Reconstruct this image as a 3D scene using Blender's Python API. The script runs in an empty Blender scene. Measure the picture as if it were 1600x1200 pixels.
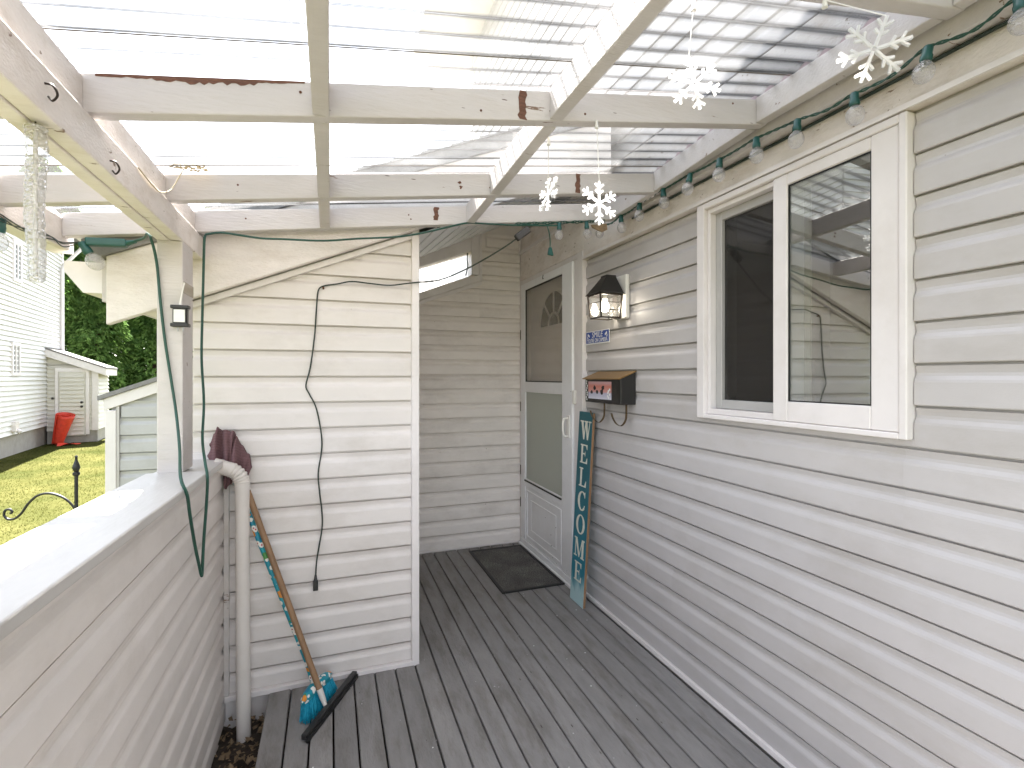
import bpy, bmesh, math, random
from mathutils import Vector, Matrix, noise
random.seed(7)
R = math.radians
scene = bpy.context.scene
COL = scene.collection

# ---------------------------------------------------------------- camera
cam_d = bpy.data.cameras.new('camera'); cam = bpy.data.objects.new('camera', cam_d); COL.objects.link(cam)
cam_d.sensor_width = 36.0; cam_d.lens = 783.0/1600.0*36.0
cam_d.shift_y = -11.5/1600.0
cam_d.clip_start = 0.02; cam_d.clip_end = 2000
cam.location = (0, 0, 1.4)
cam.rotation_euler = (R(90), 0, -math.atan(284/783.0))
scene.camera = cam

# ---------------------------------------------------------------- sky, sun, exposure
TO_SUN = Vector((-0.083, 0.50, 0.866)).normalized()
world = bpy.data.worlds.new('World'); scene.world = world; world.use_nodes = True
nt = world.node_tree; nt.nodes.clear()
sky = nt.nodes.new('ShaderNodeTexSky'); sky.sky_type = 'NISHITA'; sky.sun_disc = False
sky.sun_elevation = math.asin(TO_SUN.z); sky.sun_rotation = math.atan2(TO_SUN.x, TO_SUN.y)
sky.dust_density = 1.0; sky.air_density = 1.0; sky.ozone_density = 0.6
bg = nt.nodes.new('ShaderNodeBackground'); bg.inputs['Strength'].default_value = 0.066
wo = nt.nodes.new('ShaderNodeOutputWorld')
hs = nt.nodes.new('ShaderNodeHueSaturation'); hs.inputs['Saturation'].default_value = 0.38   # thin bright haze: a nearly white sky
nt.links.new(sky.outputs[0], hs.inputs['Color']); nt.links.new(hs.outputs[0], bg.inputs['Color']); nt.links.new(bg.outputs[0], wo.inputs['Surface'])
sun_d = bpy.data.lights.new('sun', 'SUN'); sun = bpy.data.objects.new('sun', sun_d); COL.objects.link(sun)
sun_d.energy = 4.6; sun_d.angle = R(0.5); sun_d.color = (1.0, 0.945, 0.885)
sun.rotation_euler = (-TO_SUN).to_track_quat('-Z', 'Y').to_euler()
scene.view_settings.view_transform = 'Standard'; scene.view_settings.look = 'None'
scene.view_settings.exposure = 3.45; scene.view_settings.gamma = 1.0
scene.view_settings.use_curve_mapping = False
scene.render.engine = 'CYCLES'
cy = scene.cycles
cy.use_denoising = True; cy.max_bounces = 14; cy.diffuse_bounces = 8; cy.glossy_bounces = 4
cy.transparent_max_bounces = 24; cy.transmission_bounces = 6; cy.caustics_reflective = False; cy.caustics_refractive = False

# ---------------------------------------------------------------- materials
def _base(name):
    m = bpy.data.materials.new(name); m.use_nodes = True
    n = m.node_tree.nodes; n.clear()
    out = n.new('ShaderNodeOutputMaterial')
    return m, m.node_tree, out
def _rgba(c): return (c[0], c[1], c[2], 1.0)

def pmat(name, col, rough=0.5, var=0.12, scale=6.0, stretch=(1, 1, 1), dirt=None, dirt_amt=0.0, dirt_scale=3.0,
         bump=0.0, bscale=80.0, spec=0.5, metal=0.0, rnd=0.0, spots=None, spot_scale=30.0, spot_size=0.08, coat=0.0, chips=None, chip_scale=14.0, chip_th=0.70):
    """painted / plain surface: base colour with soft variation, dirt blotches, specks, fine relief"""
    m, t, out = _base(name); n = t.nodes; L = t.links.new
    p = n.new('ShaderNodeBsdfPrincipled'); L(p.outputs[0], out.inputs['Surface'])
    tc = n.new('ShaderNodeTexCoord'); mp = n.new('ShaderNodeMapping'); mp.inputs['Scale'].default_value = stretch
    L(tc.outputs['Object'], mp.inputs['Vector'])
    oi = n.new('ShaderNodeObjectInfo')
    off = n.new('ShaderNodeVectorMath'); off.operation = 'ADD'
    if rnd > 0:
        sc_ = n.new('ShaderNodeVectorMath'); sc_.operation = 'SCALE'; sc_.inputs[0].default_value = (37, 23, 51)
        L(oi.outputs['Random'], sc_.inputs['Scale']); L(sc_.outputs[0], off.inputs[1])
    L(mp.outputs[0], off.inputs[0])
    v = off.outputs[0]
    nz = n.new('ShaderNodeTexNoise'); nz.inputs['Scale'].default_value = scale; nz.inputs['Detail'].default_value = 6
    nz.inputs['Roughness'].default_value = 0.62; L(v, nz.inputs['Vector'])
    cr = n.new('ShaderNodeMapRange'); cr.inputs['From Min'].default_value = 0.25; cr.inputs['From Max'].default_value = 0.75
    cr.inputs['To Min'].default_value = 1 - var; cr.inputs['To Max'].default_value = 1 + var
    L(nz.outputs['Fac'], cr.inputs['Value'])
    val = cr.outputs[0]
    if rnd > 0:
        rr = n.new('ShaderNodeMapRange'); rr.inputs['To Min'].default_value = 1 - rnd; rr.inputs['To Max'].default_value = 1 + rnd
        L(oi.outputs['Random'], rr.inputs['Value'])
        mu = n.new('ShaderNodeMath'); mu.operation = 'MULTIPLY'; L(val, mu.inputs[0]); L(rr.outputs[0], mu.inputs[1]); val = mu.outputs[0]
    mx = n.new('ShaderNodeVectorMath'); mx.operation = 'SCALE'; mx.inputs[0].default_value = col; L(val, mx.inputs['Scale'])
    c = mx.outputs[0]
    if dirt is not None:
        dn = n.new('ShaderNodeTexNoise'); dn.inputs['Scale'].default_value = dirt_scale; dn.inputs['Detail'].default_value = 9
        dn.inputs['Roughness'].default_value = 0.7; L(v, dn.inputs['Vector'])
        dr = n.new('ShaderNodeMapRange'); dr.inputs['From Min'].default_value = 0.48; dr.inputs['From Max'].default_value = 0.78
        dr.inputs['To Max'].default_value = dirt_amt; L(dn.outputs['Fac'], dr.inputs['Value'])
        mi = n.new('ShaderNodeMix'); mi.data_type = 'RGBA'; L(dr.outputs[0], mi.inputs['Factor']); L(c, mi.inputs[6]); mi.inputs[7].default_value = _rgba(dirt)
        c = mi.outputs[2]
    if spots is not None:
        sv = n.new('ShaderNodeTexVoronoi'); sv.inputs['Scale'].default_value = spot_scale; L(v, sv.inputs['Vector'])
        wn = n.new('ShaderNodeTexNoise'); wn.inputs['Scale'].default_value = spot_scale*0.12; L(v, wn.inputs['Vector'])
        th = n.new('ShaderNodeMath'); th.operation = 'MULTIPLY'; th.inputs[1].default_value = spot_size
        pw = n.new('ShaderNodeMath'); pw.operation = 'POWER'; pw.inputs[1].default_value = 3.0; L(wn.outputs['Fac'], pw.inputs[0])
        p8 = n.new('ShaderNodeMath'); p8.operation = 'MULTIPLY'; p8.inputs[1].default_value = 8.0; L(pw.outputs[0], p8.inputs[0])
        L(p8.outputs[0], th.inputs[0])
        lt = n.new('ShaderNodeMath'); lt.operation = 'LESS_THAN'; L(sv.outputs['Distance'], lt.inputs[0]); L(th.outputs[0], lt.inputs[1])
        mi = n.new('ShaderNodeMix'); mi.data_type = 'RGBA'; L(lt.outputs[0], mi.inputs['Factor']); L(c, mi.inputs[6]); mi.inputs[7].default_value = _rgba(spots)
        c = mi.outputs[2]
    if chips is not None:
        cn = n.new('ShaderNodeTexNoise'); cn.inputs['Scale'].default_value = chip_scale; cn.inputs['Detail'].default_value = 8; cn.inputs['Roughness'].default_value = 0.65; L(v, cn.inputs['Vector'])
        cr2 = n.new('ShaderNodeMapRange'); cr2.inputs['From Min'].default_value = chip_th; cr2.inputs['From Max'].default_value = chip_th+0.012; L(cn.outputs['Fac'], cr2.inputs['Value'])
        mi = n.new('ShaderNodeMix'); mi.data_type = 'RGBA'; L(cr2.outputs[0], mi.inputs['Factor']); L(c, mi.inputs[6]); mi.inputs[7].default_value = _rgba(chips)
        c = mi.outputs[2]
    L(c, p.inputs['Base Color'])
    rg = n.new('ShaderNodeMapRange'); rg.inputs['To Min'].default_value = max(0.02, rough-0.08); rg.inputs['To Max'].default_value = min(1, rough+0.08)
    L(nz.outputs['Fac'], rg.inputs['Value']); L(rg.outputs[0], p.inputs['Roughness'])
    p.inputs['Metallic'].default_value = metal; p.inputs['Specular IOR Level'].default_value = spec
    p.inputs['Coat Weight'].default_value = coat
    if bump > 0:
        bn = n.new('ShaderNodeTexNoise'); bn.inputs['Scale'].default_value = bscale; bn.inputs['Detail'].default_value = 5; L(v, bn.inputs['Vector'])
        b = n.new('ShaderNodeBump'); b.inputs['Strength'].default_value = bump; b.inputs['Distance'].default_value = 0.01
        L(bn.outputs['Fac'], b.inputs['Height']); L(b.outputs[0], p.inputs['Normal'])
    return m

def glassmat(name, tint=(1, 1, 1), gloss=1.0, haze=0.0, haze_col=(0.8, 0.8, 0.8), rough=0.01, ior=1.5, bump=0.0, bscale=60, dirt=0.0, boost=0.0, edge=None, edge_haze=0.0):
    """clear sheet: straight-through transparency, fresnel reflection, optional milky film"""
    m, t, out = _base(name); n = t.nodes; L = t.links.new
    tr = n.new('ShaderNodeBsdfTransparent'); tr.inputs['Color'].default_value = _rgba(tint)
    if edge is not None:      # tint darkened at oblique view angles so ribs show grey, in place of refraction
        lw = n.new('ShaderNodeLayerWeight'); lw.inputs['Blend'].default_value = 0.5
        em = n.new('ShaderNodeMapRange'); em.inputs['From Min'].default_value = 0.22; em.inputs['From Max'].default_value = 0.58; L(lw.outputs['Facing'], em.inputs[0])
        ec = n.new('ShaderNodeMix'); ec.data_type = 'RGBA'; L(em.outputs[0], ec.inputs['Factor']); ec.inputs[6].default_value = _rgba(tint); ec.inputs[7].default_value = _rgba(edge); L(ec.outputs[2], tr.inputs['Color'])
    gl = n.new('ShaderNodeBsdfGlossy'); gl.inputs['Roughness'].default_value = rough; gl.inputs['Color'].default_value = (gloss, gloss, gloss, 1)
    # Schlick reflectance from the facing angle: the same for both sides of a thin sheet
    fw = n.new('ShaderNodeLayerWeight'); fw.inputs['Blend'].default_value = 0.5
    f5 = n.new('ShaderNodeMath'); f5.operation = 'POWER'; f5.inputs[1].default_value = 5.0; L(fw.outputs['Facing'], f5.inputs[0])
    f0 = ((ior-1)/(ior+1))**2
    fm = n.new('ShaderNodeMath'); fm.operation = 'MULTIPLY_ADD'; fm.inputs[1].default_value = 1-f0; fm.inputs[2].default_value = f0; L(f5.outputs[0], fm.inputs[0])
    mix = n.new('ShaderNodeMixShader')
    fac = fm.outputs[0]
    if boost > 0:
        ad = n.new('ShaderNodeMath'); ad.operation = 'ADD'; ad.use_clamp = True; ad.inputs[1].default_value = boost; L(fac, ad.inputs[0]); fac = ad.outputs[0]
    L(fac, mix.inputs[0]); L(tr.outputs[0], mix.inputs[1]); L(gl.outputs[0], mix.inputs[2])
    last = mix.outputs[0]
    tc = n.new('ShaderNodeTexCoord')
    if haze > 0 or dirt > 0:
        df = n.new('ShaderNodeBsdfDiffuse'); df.inputs['Color'].default_value = _rgba(haze_col)
        tl = n.new('ShaderNodeBsdfTranslucent'); tl.inputs['Color'].default_value = _rgba(haze_col)
        a = n.new('ShaderNodeAddShader') ; mh = n.new('ShaderNodeMixShader'); mh.inputs[0].default_value = 0.6
        L(df.outputs[0], mh.inputs[1]); L(tl.outputs[0], mh.inputs[2])
        nz = n.new('ShaderNodeTexNoise'); nz.inputs['Scale'].default_value = 4; nz.inputs['Detail'].default_value = 7; L(tc.outputs['Object'], nz.inputs['Vector'])
        mr = n.new('ShaderNodeMapRange'); mr.inputs['From Min'].default_value = 0.35; mr.inputs['From Max'].default_value = 0.75
        mr.inputs['To Min'].default_value = haze; mr.inputs['To Max'].default_value = haze + dirt; L(nz.outputs['Fac'], mr.inputs['Value'])
        hz = mr.outputs[0]
        if edge_haze > 0:
            eh = n.new('ShaderNodeMath'); eh.operation = 'MULTIPLY_ADD'; eh.use_clamp = True; eh.inputs[1].default_value = edge_haze; L(em.outputs[0], eh.inputs[0]); L(hz, eh.inputs[2]); hz = eh.outputs[0]
        m2 = n.new('ShaderNodeMixShader'); L(hz, m2.inputs[0]); L(last, m2.inputs[1]); L(mh.outputs[0], m2.inputs[2]); last = m2.outputs[0]
    if bump > 0:
        vo = n.new('ShaderNodeTexVoronoi'); vo.inputs['Scale'].default_value = bscale; L(tc.outputs['Object'], vo.inputs['Vector'])
        b = n.new('ShaderNodeBump'); b.inputs['Strength'].default_value = bump; b.inputs['Distance'].default_value = 0.004
        L(vo.outputs['Distance'], b.inputs['Height']); L(b.outputs[0], gl.inputs['Normal']); L(b.outputs[0], fw.inputs['Normal'])
    L(last, out.inputs['Surface'])
    return m

def emit(name, col, s):
    m, t, out = _base(name); e = t.nodes.new('ShaderNodeEmission'); e.inputs[0].default_value = _rgba(col); e.inputs[1].default_value = s
    t.links.new(e.outputs[0], out.inputs[0]); return m

M = {}
M['vinyl'] = pmat('vinyl_siding', (0.495, 0.472, 0.468), 0.42, 0.05, 2.5, (1, 1, 2), dirt=(0.30, 0.265, 0.22), dirt_amt=0.34, dirt_scale=2.6, bump=0.05, bscale=140, rnd=0.02, spots=(0.22, 0.18, 0.13), spot_scale=7, spot_size=0.012)  # same siding as the next two, base darkened to even out the light
M['vinyl_lightened'] = pmat('vinyl_siding_lightened', (0.70, 0.66, 0.638), 0.45, 0.06, 3, (1, 1, 2), dirt=(0.33, 0.28, 0.22), dirt_amt=0.32, dirt_scale=2.6, bump=0.06, bscale=140, rnd=0.03, spots=(0.2, 0.16, 0.12), spot_scale=7, spot_size=0.014)  # lighter copy of the siding: extra brightness is put into its colour
M['vinyl_recess_lightened'] = pmat('vinyl_siding_recess_lightened', (0.80, 0.75, 0.715), 0.48, 0.06, 3, (1, 1, 2), dirt=(0.28, 0.23, 0.18), dirt_amt=0.35, dirt_scale=2.6, bump=0.06, bscale=140, rnd=0.03, spots=(0.2, 0.16, 0.12), spot_scale=7, spot_size=0.02)  # lightest copy of the siding, colour raised to lift the dim recess
M['vinyl_shed'] = pmat('vinyl_shed', (0.46, 0.46, 0.46), 0.45, 0.08, 5, dirt=(0.25, 0.23, 0.2), dirt_amt=0.4, dirt_scale=4)
M['trim'] = pmat('trim_white', (0.75, 0.712, 0.705), 0.38, 0.05, 5, dirt=(0.40, 0.34, 0.26), dirt_amt=0.25, dirt_scale=3, rnd=0.02)
M['paint'] = pmat('painted_timber', (0.555, 0.522, 0.508), 0.55, 0.07, 4, (0.5, 3, 3), dirt=(0.42, 0.35, 0.27), dirt_amt=0.40, dirt_scale=2.2, bump=0.25, bscale=45, spots=(0.10, 0.06, 0.04), spot_scale=14, spot_size=0.03, rnd=0.05, chips=(0.20, 0.13, 0.09), chip_scale=9, chip_th=0.665)
M['paint_cream'] = pmat('painted_timber_cream', (0.74, 0.685, 0.645), 0.6, 0.08, 4, (0.6, 2, 4), dirt=(0.40, 0.31, 0.22), dirt_amt=0.6, dirt_scale=3, bump=0.35, bscale=40, chips=(0.22, 0.15, 0.10), chip_scale=10, chip_th=0.655)
M['paint_grain'] = pmat('painted_rough_board', (0.76, 0.71, 0.68), 0.7, 0.07, 9, (1, 1, 3), dirt=(0.42, 0.33, 0.25), dirt_amt=0.45, dirt_scale=5.0, bump=0.45, bscale=60)
M['cap'] = pmat('cap_paint_gloss', (0.52, 0.505, 0.49), 0.36, 0.06, 5, (2, .6, 1), dirt=(0.33, 0.30, 0.27), dirt_amt=0.4, dirt_scale=4, bump=0.12, bscale=30, spots=(0.2, 0.16, 0.13), spot_scale=14, spot_size=0.02)
M['bare'] = pmat('bare_wood', (0.15, 0.068, 0.042), 0.8, 0.35, 30, (1, 1, 5), bump=0.6, bscale=60)
M['grime'] = pmat('grime', (0.16, 0.13, 0.10), 0.9, 0.3, 30)
M['rust'] = pmat('rust', (0.11, 0.04, 0.02), 0.9, 0.4, 60)
M['deck'] = pmat('deck_paint', (0.262, 0.252, 0.246), 0.72, 0.16, 7, (3, 0.7, 1), dirt=(0.125, 0.108, 0.09), dirt_amt=0.85, dirt_scale=4.5, bump=0.35, bscale=60, rnd=0.13, spots=(0.07, 0.06, 0.05), spot_scale=11, spot_size=0.03, spec=0.25)
M['deck_under'] = pmat('deck_joist_wood', (0.05, 0.04, 0.03), 0.9)
M['soil'] = pmat('soil', (0.045, 0.033, 0.024), 0.95, 0.4, 30, bump=1.0, bscale=60)
M['leaf_dry'] = pmat('dry_leaf', (0.20, 0.14, 0.08), 0.8, 0.4, 30, rnd=0.3)
M['poly'] = glassmat('clear_corrugated_sheet', (0.95, 0.96, 0.965), 1.0, haze=0.025, haze_col=(0.84, 0.85, 0.86), rough=0.08, ior=1.42, dirt=0.065, edge=(0.095, 0.099, 0.105))
M['closure'] = pmat('foam_closure', (0.42, 0.33, 0.34), 0.9, 0.15, 20)
M['window_glass'] = glassmat('window_glass', (0.82, 0.86, 0.85), 1.0, rough=0.004, ior=1.55, boost=0.19)
M['screen'] = glassmat('insect_screen_glass', (0.50, 0.50, 0.49), 0.8, haze=0.24, haze_col=(0.20, 0.19, 0.18), rough=0.05, ior=1.5, boost=0.05)
M['storm_glass_up'] = glassmat('storm_screen', (0.93, 0.91, 0.88), 0.9, haze=0.05, haze_col=(0.36, 0.33, 0.29), rough=0.03, boost=0.05)
M['storm_glass'] = glassmat('storm_glass', (0.80, 0.84, 0.78), 1.0, haze=0.70, haze_col=(0.86, 0.87, 0.82), rough=0.02, boost=0.08)
M['sash_grey'] = pmat('sash_grey', (0.42, 0.41, 0.40), 0.4, 0.05)
M['rubber'] = pmat('black_rubber', (0.012, 0.012, 0.012), 0.6)
M['room'] = pmat('room_dark', (0.16, 0.14, 0.12), 0.9, 0.2, 2)
M['curtain'] = pmat('curtain_cloth', (0.40, 0.385, 0.30), 0.9, 0.1)
M['door_white'] = pmat('door_white', (0.82, 0.82, 0.83), 0.35, 0.04, 3, dirt=(0.42, 0.40, 0.38), dirt_amt=0.3, dirt_scale=3, spots=(0.05, 0.05, 0.06), spot_scale=18, spot_size=0.03)
M['white_plastic'] = pmat('white_plastic', (0.74, 0.72, 0.68), 0.35, 0.04)
M['pipe'] = pmat('pipe_pvc', (0.70, 0.66, 0.625), 0.4, 0.06, 5, dirt=(0.35, 0.3, 0.24), dirt_amt=0.3, spots=(0.15, 0.12, 0.1), spot_scale=14, spot_size=0.03)
M['black_metal'] = pmat('black_metal', (0.018, 0.017, 0.016), 0.35, 0.2, spec=0.5)
M['bronze'] = pmat('dark_bronze', (0.045, 0.035, 0.028), 0.4, 0.25, metal=0.6)
M['brass'] = pmat('aged_brass', (0.36, 0.22, 0.085), 0.42, 0.15, 9, metal=0.75)
M['brass_dark'] = pmat('tarnished_brass', (0.17, 0.115, 0.06), 0.45, 0.2, 9, metal=0.6)
M['lamp_glass'] = glassmat('lamp_glass', (0.93, 0.94, 0.93), 1.0, haze=0.05, rough=0.02, boost=0.03)
M['bulb_lit'] = emit('lit_bulb', (1.0, 0.90, 0.74), 7.0)
M['blue'] = pmat('sign_blue', (0.012, 0.055, 0.30), 0.35, 0.05)
M['sign_white'] = pmat('sign_white', (0.78, 0.78, 0.77), 0.4, 0.04)
M['letter'] = pmat('letter_cream', (0.70, 0.70, 0.60), 0.6, 0.10, 40)
M['green_cord'] = pmat('green_cord', (0.012, 0.065, 0.045), 0.45, 0.15)
M['green_socket'] = pmat('green_socket', (0.010, 0.075, 0.065), 0.4, 0.15)
M['dark_cord'] = pmat('dark_cord', (0.016, 0.03, 0.022), 0.5, 0.15)
M['black_plastic'] = pmat('black_plastic', (0.015, 0.015, 0.016), 0.4, 0.1)
M['bulb_glass'] = glassmat('crackle_bulb', (0.90, 0.90, 0.92), 1.0, haze=0.18, haze_col=(0.85, 0.83, 0.82), rough=0.06, ior=1.5, bump=1.0, bscale=160, boost=0.10)
M['acrylic'] = glassmat('acrylic_clear', (0.95, 0.96, 0.97), 1.0, haze=0.62, haze_col=(0.92, 0.92, 0.91), rough=0.05, ior=1.5, boost=0.08)
M['icicle'] = glassmat('icicle_plastic', (0.88, 0.88, 0.88), 1.0, haze=0.16, haze_col=(0.66, 0.64, 0.61), rough=0.06, ior=1.5, bump=1.0, bscale=150, boost=0.20, dirt=.35)
M['string'] = pmat('white_string', (0.80, 0.79, 0.76), 0.8)
M['twine'] = pmat('straw_twine', (0.55, 0.46, 0.30), 0.8)
M['handle_wood'] = pmat('broom_handle_wood', (0.25, 0.145, 0.075), 0.5, 0.25, 10, (4, 4, 0.6), dirt=(0.12, 0.07, 0.04), dirt_amt=0.5)
M['bristle'] = pmat('blue_bristle', (0.012, 0.30, 0.45), 0.5, 0.35, 60, rnd=0.15)
M['hook_iron'] = pmat('wrought_iron', (0.012, 0.013, 0.013), 0.45, 0.2)
M['shingle'] = pmat('grey_shingle', (0.24, 0.235, 0.23), 0.9, 0.25, 14, bump=0.5, bscale=60)
M['shingle_pale'] = pmat('pale_shingle', (0.17, 0.165, 0.16), 0.9, 0.25, 14, bump=0.5, bscale=60)
M['nb_white'] = pmat('neighbour_white', (0.68, 0.675, 0.665), 0.5, 0.05, 2, dirt=(0.5, 0.48, 0.44), dirt_amt=0.3)
M['nb_cream'] = pmat('closet_cream', (0.62, 0.595, 0.53), 0.5, 0.05, 2)
M['concrete'] = pmat('concrete', (0.33, 0.31, 0.28), 0.9, 0.15, 6, bump=0.3, bscale=30)
M['nb_glass'] = pmat('far_window_glass', (0.10, 0.13, 0.14), 0.06, 0.1, spec=0.8)
M['red_mesh'] = pmat('orange_red_plastic', (0.62, 0.045, 0.02), 0.5, 0.2, 15, bump=0.5, bscale=70)
M['bark'] = pmat('bark', (0.07, 0.05, 0.035), 0.9, 0.3, 12, bump=0.8, bscale=30)
M['asphalt'] = pmat('asphalt', (0.06, 0.06, 0.062), 0.9, 0.2, 20)
M['pavement'] = pmat('pavement_concrete', (0.34, 0.33, 0.31), 0.9, 0.15, 6)
M['car_paint'] = pmat('car_paint', (0.03, 0.032, 0.035), 0.25, 0.05, coat=0.6)
M['car_glass'] = pmat('car_glass', (0.03, 0.035, 0.04), 0.05, 0.0, spec=0.9)
M['tyre'] = pmat('tyre', (0.015, 0.015, 0.015), 0.8)
M['rim'] = pmat('rim', (0.4, 0.4, 0.42), 0.3, 0.05, metal=0.8)
M['tan_tape'] = glassmat('clear_tape', (0.9, 0.88, 0.82), 1.0, haze=0.45, haze_col=(0.75, 0.70, 0.62), rough=0.1)

def leafmat(name, c1, c2, scale, spec=0.25, trans=0.0):
    m, t, out = _base(name); n = t.nodes; L = t.links.new
    p = n.new('ShaderNodeBsdfPrincipled'); L(p.outputs[0], out.inputs['Surface'])
    tc = n.new('ShaderNodeTexCoord'); nz = n.new('ShaderNodeTexNoise'); nz.inputs['Scale'].default_value = scale; nz.inputs['Detail'].default_value = 5
    L(tc.outputs['Object'], nz.inputs['Vector'])
    cr = n.new('ShaderNodeValToRGB'); cr.color_ramp.elements[0].position = 0.32; cr.color_ramp.elements[0].color = _rgba(c1)
    cr.color_ramp.elements[1].position = 0.70; cr.color_ramp.elements[1].color = _rgba(c2)
    L(nz.outputs['Fac'], cr.inputs[0]); L(cr.outputs[0], p.inputs['Base Color'])
    if trans > 0:
        tl = n.new('ShaderNodeBsdfTranslucent'); L(cr.outputs[0], tl.inputs['Color']); mx = n.new('ShaderNodeMixShader'); mx.inputs[0].default_value = trans
        L(p.outputs[0], mx.inputs[1]); L(tl.outputs[0], mx.inputs[2]); L(mx.outputs[0], out.inputs['Surface'])
    p.inputs['Roughness'].default_value = 0.9; p.inputs['Specular IOR Level'].default_value = spec
    return m
M['conifer'] = leafmat('conifer_foliage', (0.045, 0.105, 0.022), (0.19, 0.31, 0.08), 2.5, 0.2, 0.5)
M['lawn'] = leafmat('lawn', (0.037, 0.043, 0.014), (0.076, 0.074, 0.028), 1.2, 0.0)
M['grass'] = leafmat('grass_blade', (0.036, 0.047, 0.009), (0.084, 0.082, 0.020), 1.4, 0.0, 0.5)

def floral():
    m, t, out = _base('floral_print'); n = t.nodes; L = t.links.new
    p = n.new('ShaderNodeBsdfPrincipled'); L(p.outputs[0], out.inputs['Surface']); p.inputs['Roughness'].default_value = 0.35
    tc = n.new('ShaderNodeTexCoord'); vo = n.new('ShaderNodeTexVoronoi'); vo.inputs['Scale'].default_value = 42
    L(tc.outputs['Object'], vo.inputs['Vector'])
    hs = n.new('ShaderNodeSeparateColor'); L(vo.outputs['Color'], hs.inputs[0])
    ring = n.new('ShaderNodeValToRGB'); ring.color_ramp.interpolation = 'CONSTANT'
    e = ring.color_ramp.elements; e[0].position = 0; e[0].color = (0.45, 0.02, 0.05, 1); e[1].position = 0.16; e[1].color = (0.82, 0.80, 0.74, 1)
    x = ring.color_ramp.elements.new(0.46); x.color = (0.004, 0.26, 0.34, 1)
    L(vo.outputs['Distance'], ring.inputs[0])
    pal = n.new('ShaderNodeValToRGB'); pal.color_ramp.interpolation = 'CONSTANT'
    e = pal.color_ramp.elements; e[0].position = 0; e[0].color = (0.004, 0.26, 0.34, 1); e[1].position = 0.45; e[1].color = (0.65, 0.24, 0.02, 1)
    for pos, c in ((0.58, (0.004, 0.30, 0.36, 1)), (0.72, (0.06, 0.25, 0.05, 1)), (0.80, (0.004, 0.20, 0.34, 1))):
        x = pal.color_ramp.elements.new(pos); x.color = c
    L(hs.outputs[0], pal.inputs[0])
    gt = n.new('ShaderNodeMath'); gt.operation = 'GREATER_THAN'; gt.inputs[1].default_value = 0.45; L(hs.outputs[1], gt.inputs[0])
    mi = n.new('ShaderNodeMix'); mi.data_type = 'RGBA'; L(gt.outputs[0], mi.inputs['Factor']); L(pal.outputs[0], mi.inputs[6]); L(ring.outputs[0], mi.inputs[7])
    L(mi.outputs[2], p.inputs['Base Color']); return m
M['floral'] = floral()

def wavecol(name, c1, c2, scale, direction='Z', rough=0.9, bump=0.5, dist=1.5):
    m, t, out = _base(name); n = t.nodes; L = t.links.new
    p = n.new('ShaderNodeBsdfPrincipled'); L(p.outputs[0], out.inputs['Surface']); p.inputs['Roughness'].default_value = rough
    tc = n.new('ShaderNodeTexCoord'); w = n.new('ShaderNodeTexWave'); w.bands_direction = direction
    w.inputs['Scale'].default_value = scale; w.inputs['Distortion'].default_value = dist; L(tc.outputs['Object'], w.inputs['Vector'])
    mi = n.new('ShaderNodeMix'); mi.data_type = 'RGBA'; L(w.outputs['Fac'], mi.inputs['Factor']); mi.inputs[6].default_value = _rgba(c1); mi.inputs[7].default_value = _rgba(c2)
    L(mi.outputs[2], p.inputs['Base Color'])
    b = n.new('ShaderNodeBump'); b.inputs['Strength'].default_value = bump; b.inputs['Distance'].default_value = 0.004
    L(w.outputs['Fac'], b.inputs['Height']); L(b.outputs[0], p.inputs['Normal']); return m
M['towel'] = wavecol('towel_ribbed', (0.125, 0.062, 0.07), (0.19, 0.105, 0.112), 48, 'Z', 0.95, 0.5, 1.0)
M['soffit'] = wavecol('soffit_perforated', (0.72, 0.73, 0.72), (0.84, 0.84, 0.83), 26, 'Y', 0.5, 0.6, 0.0)

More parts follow.
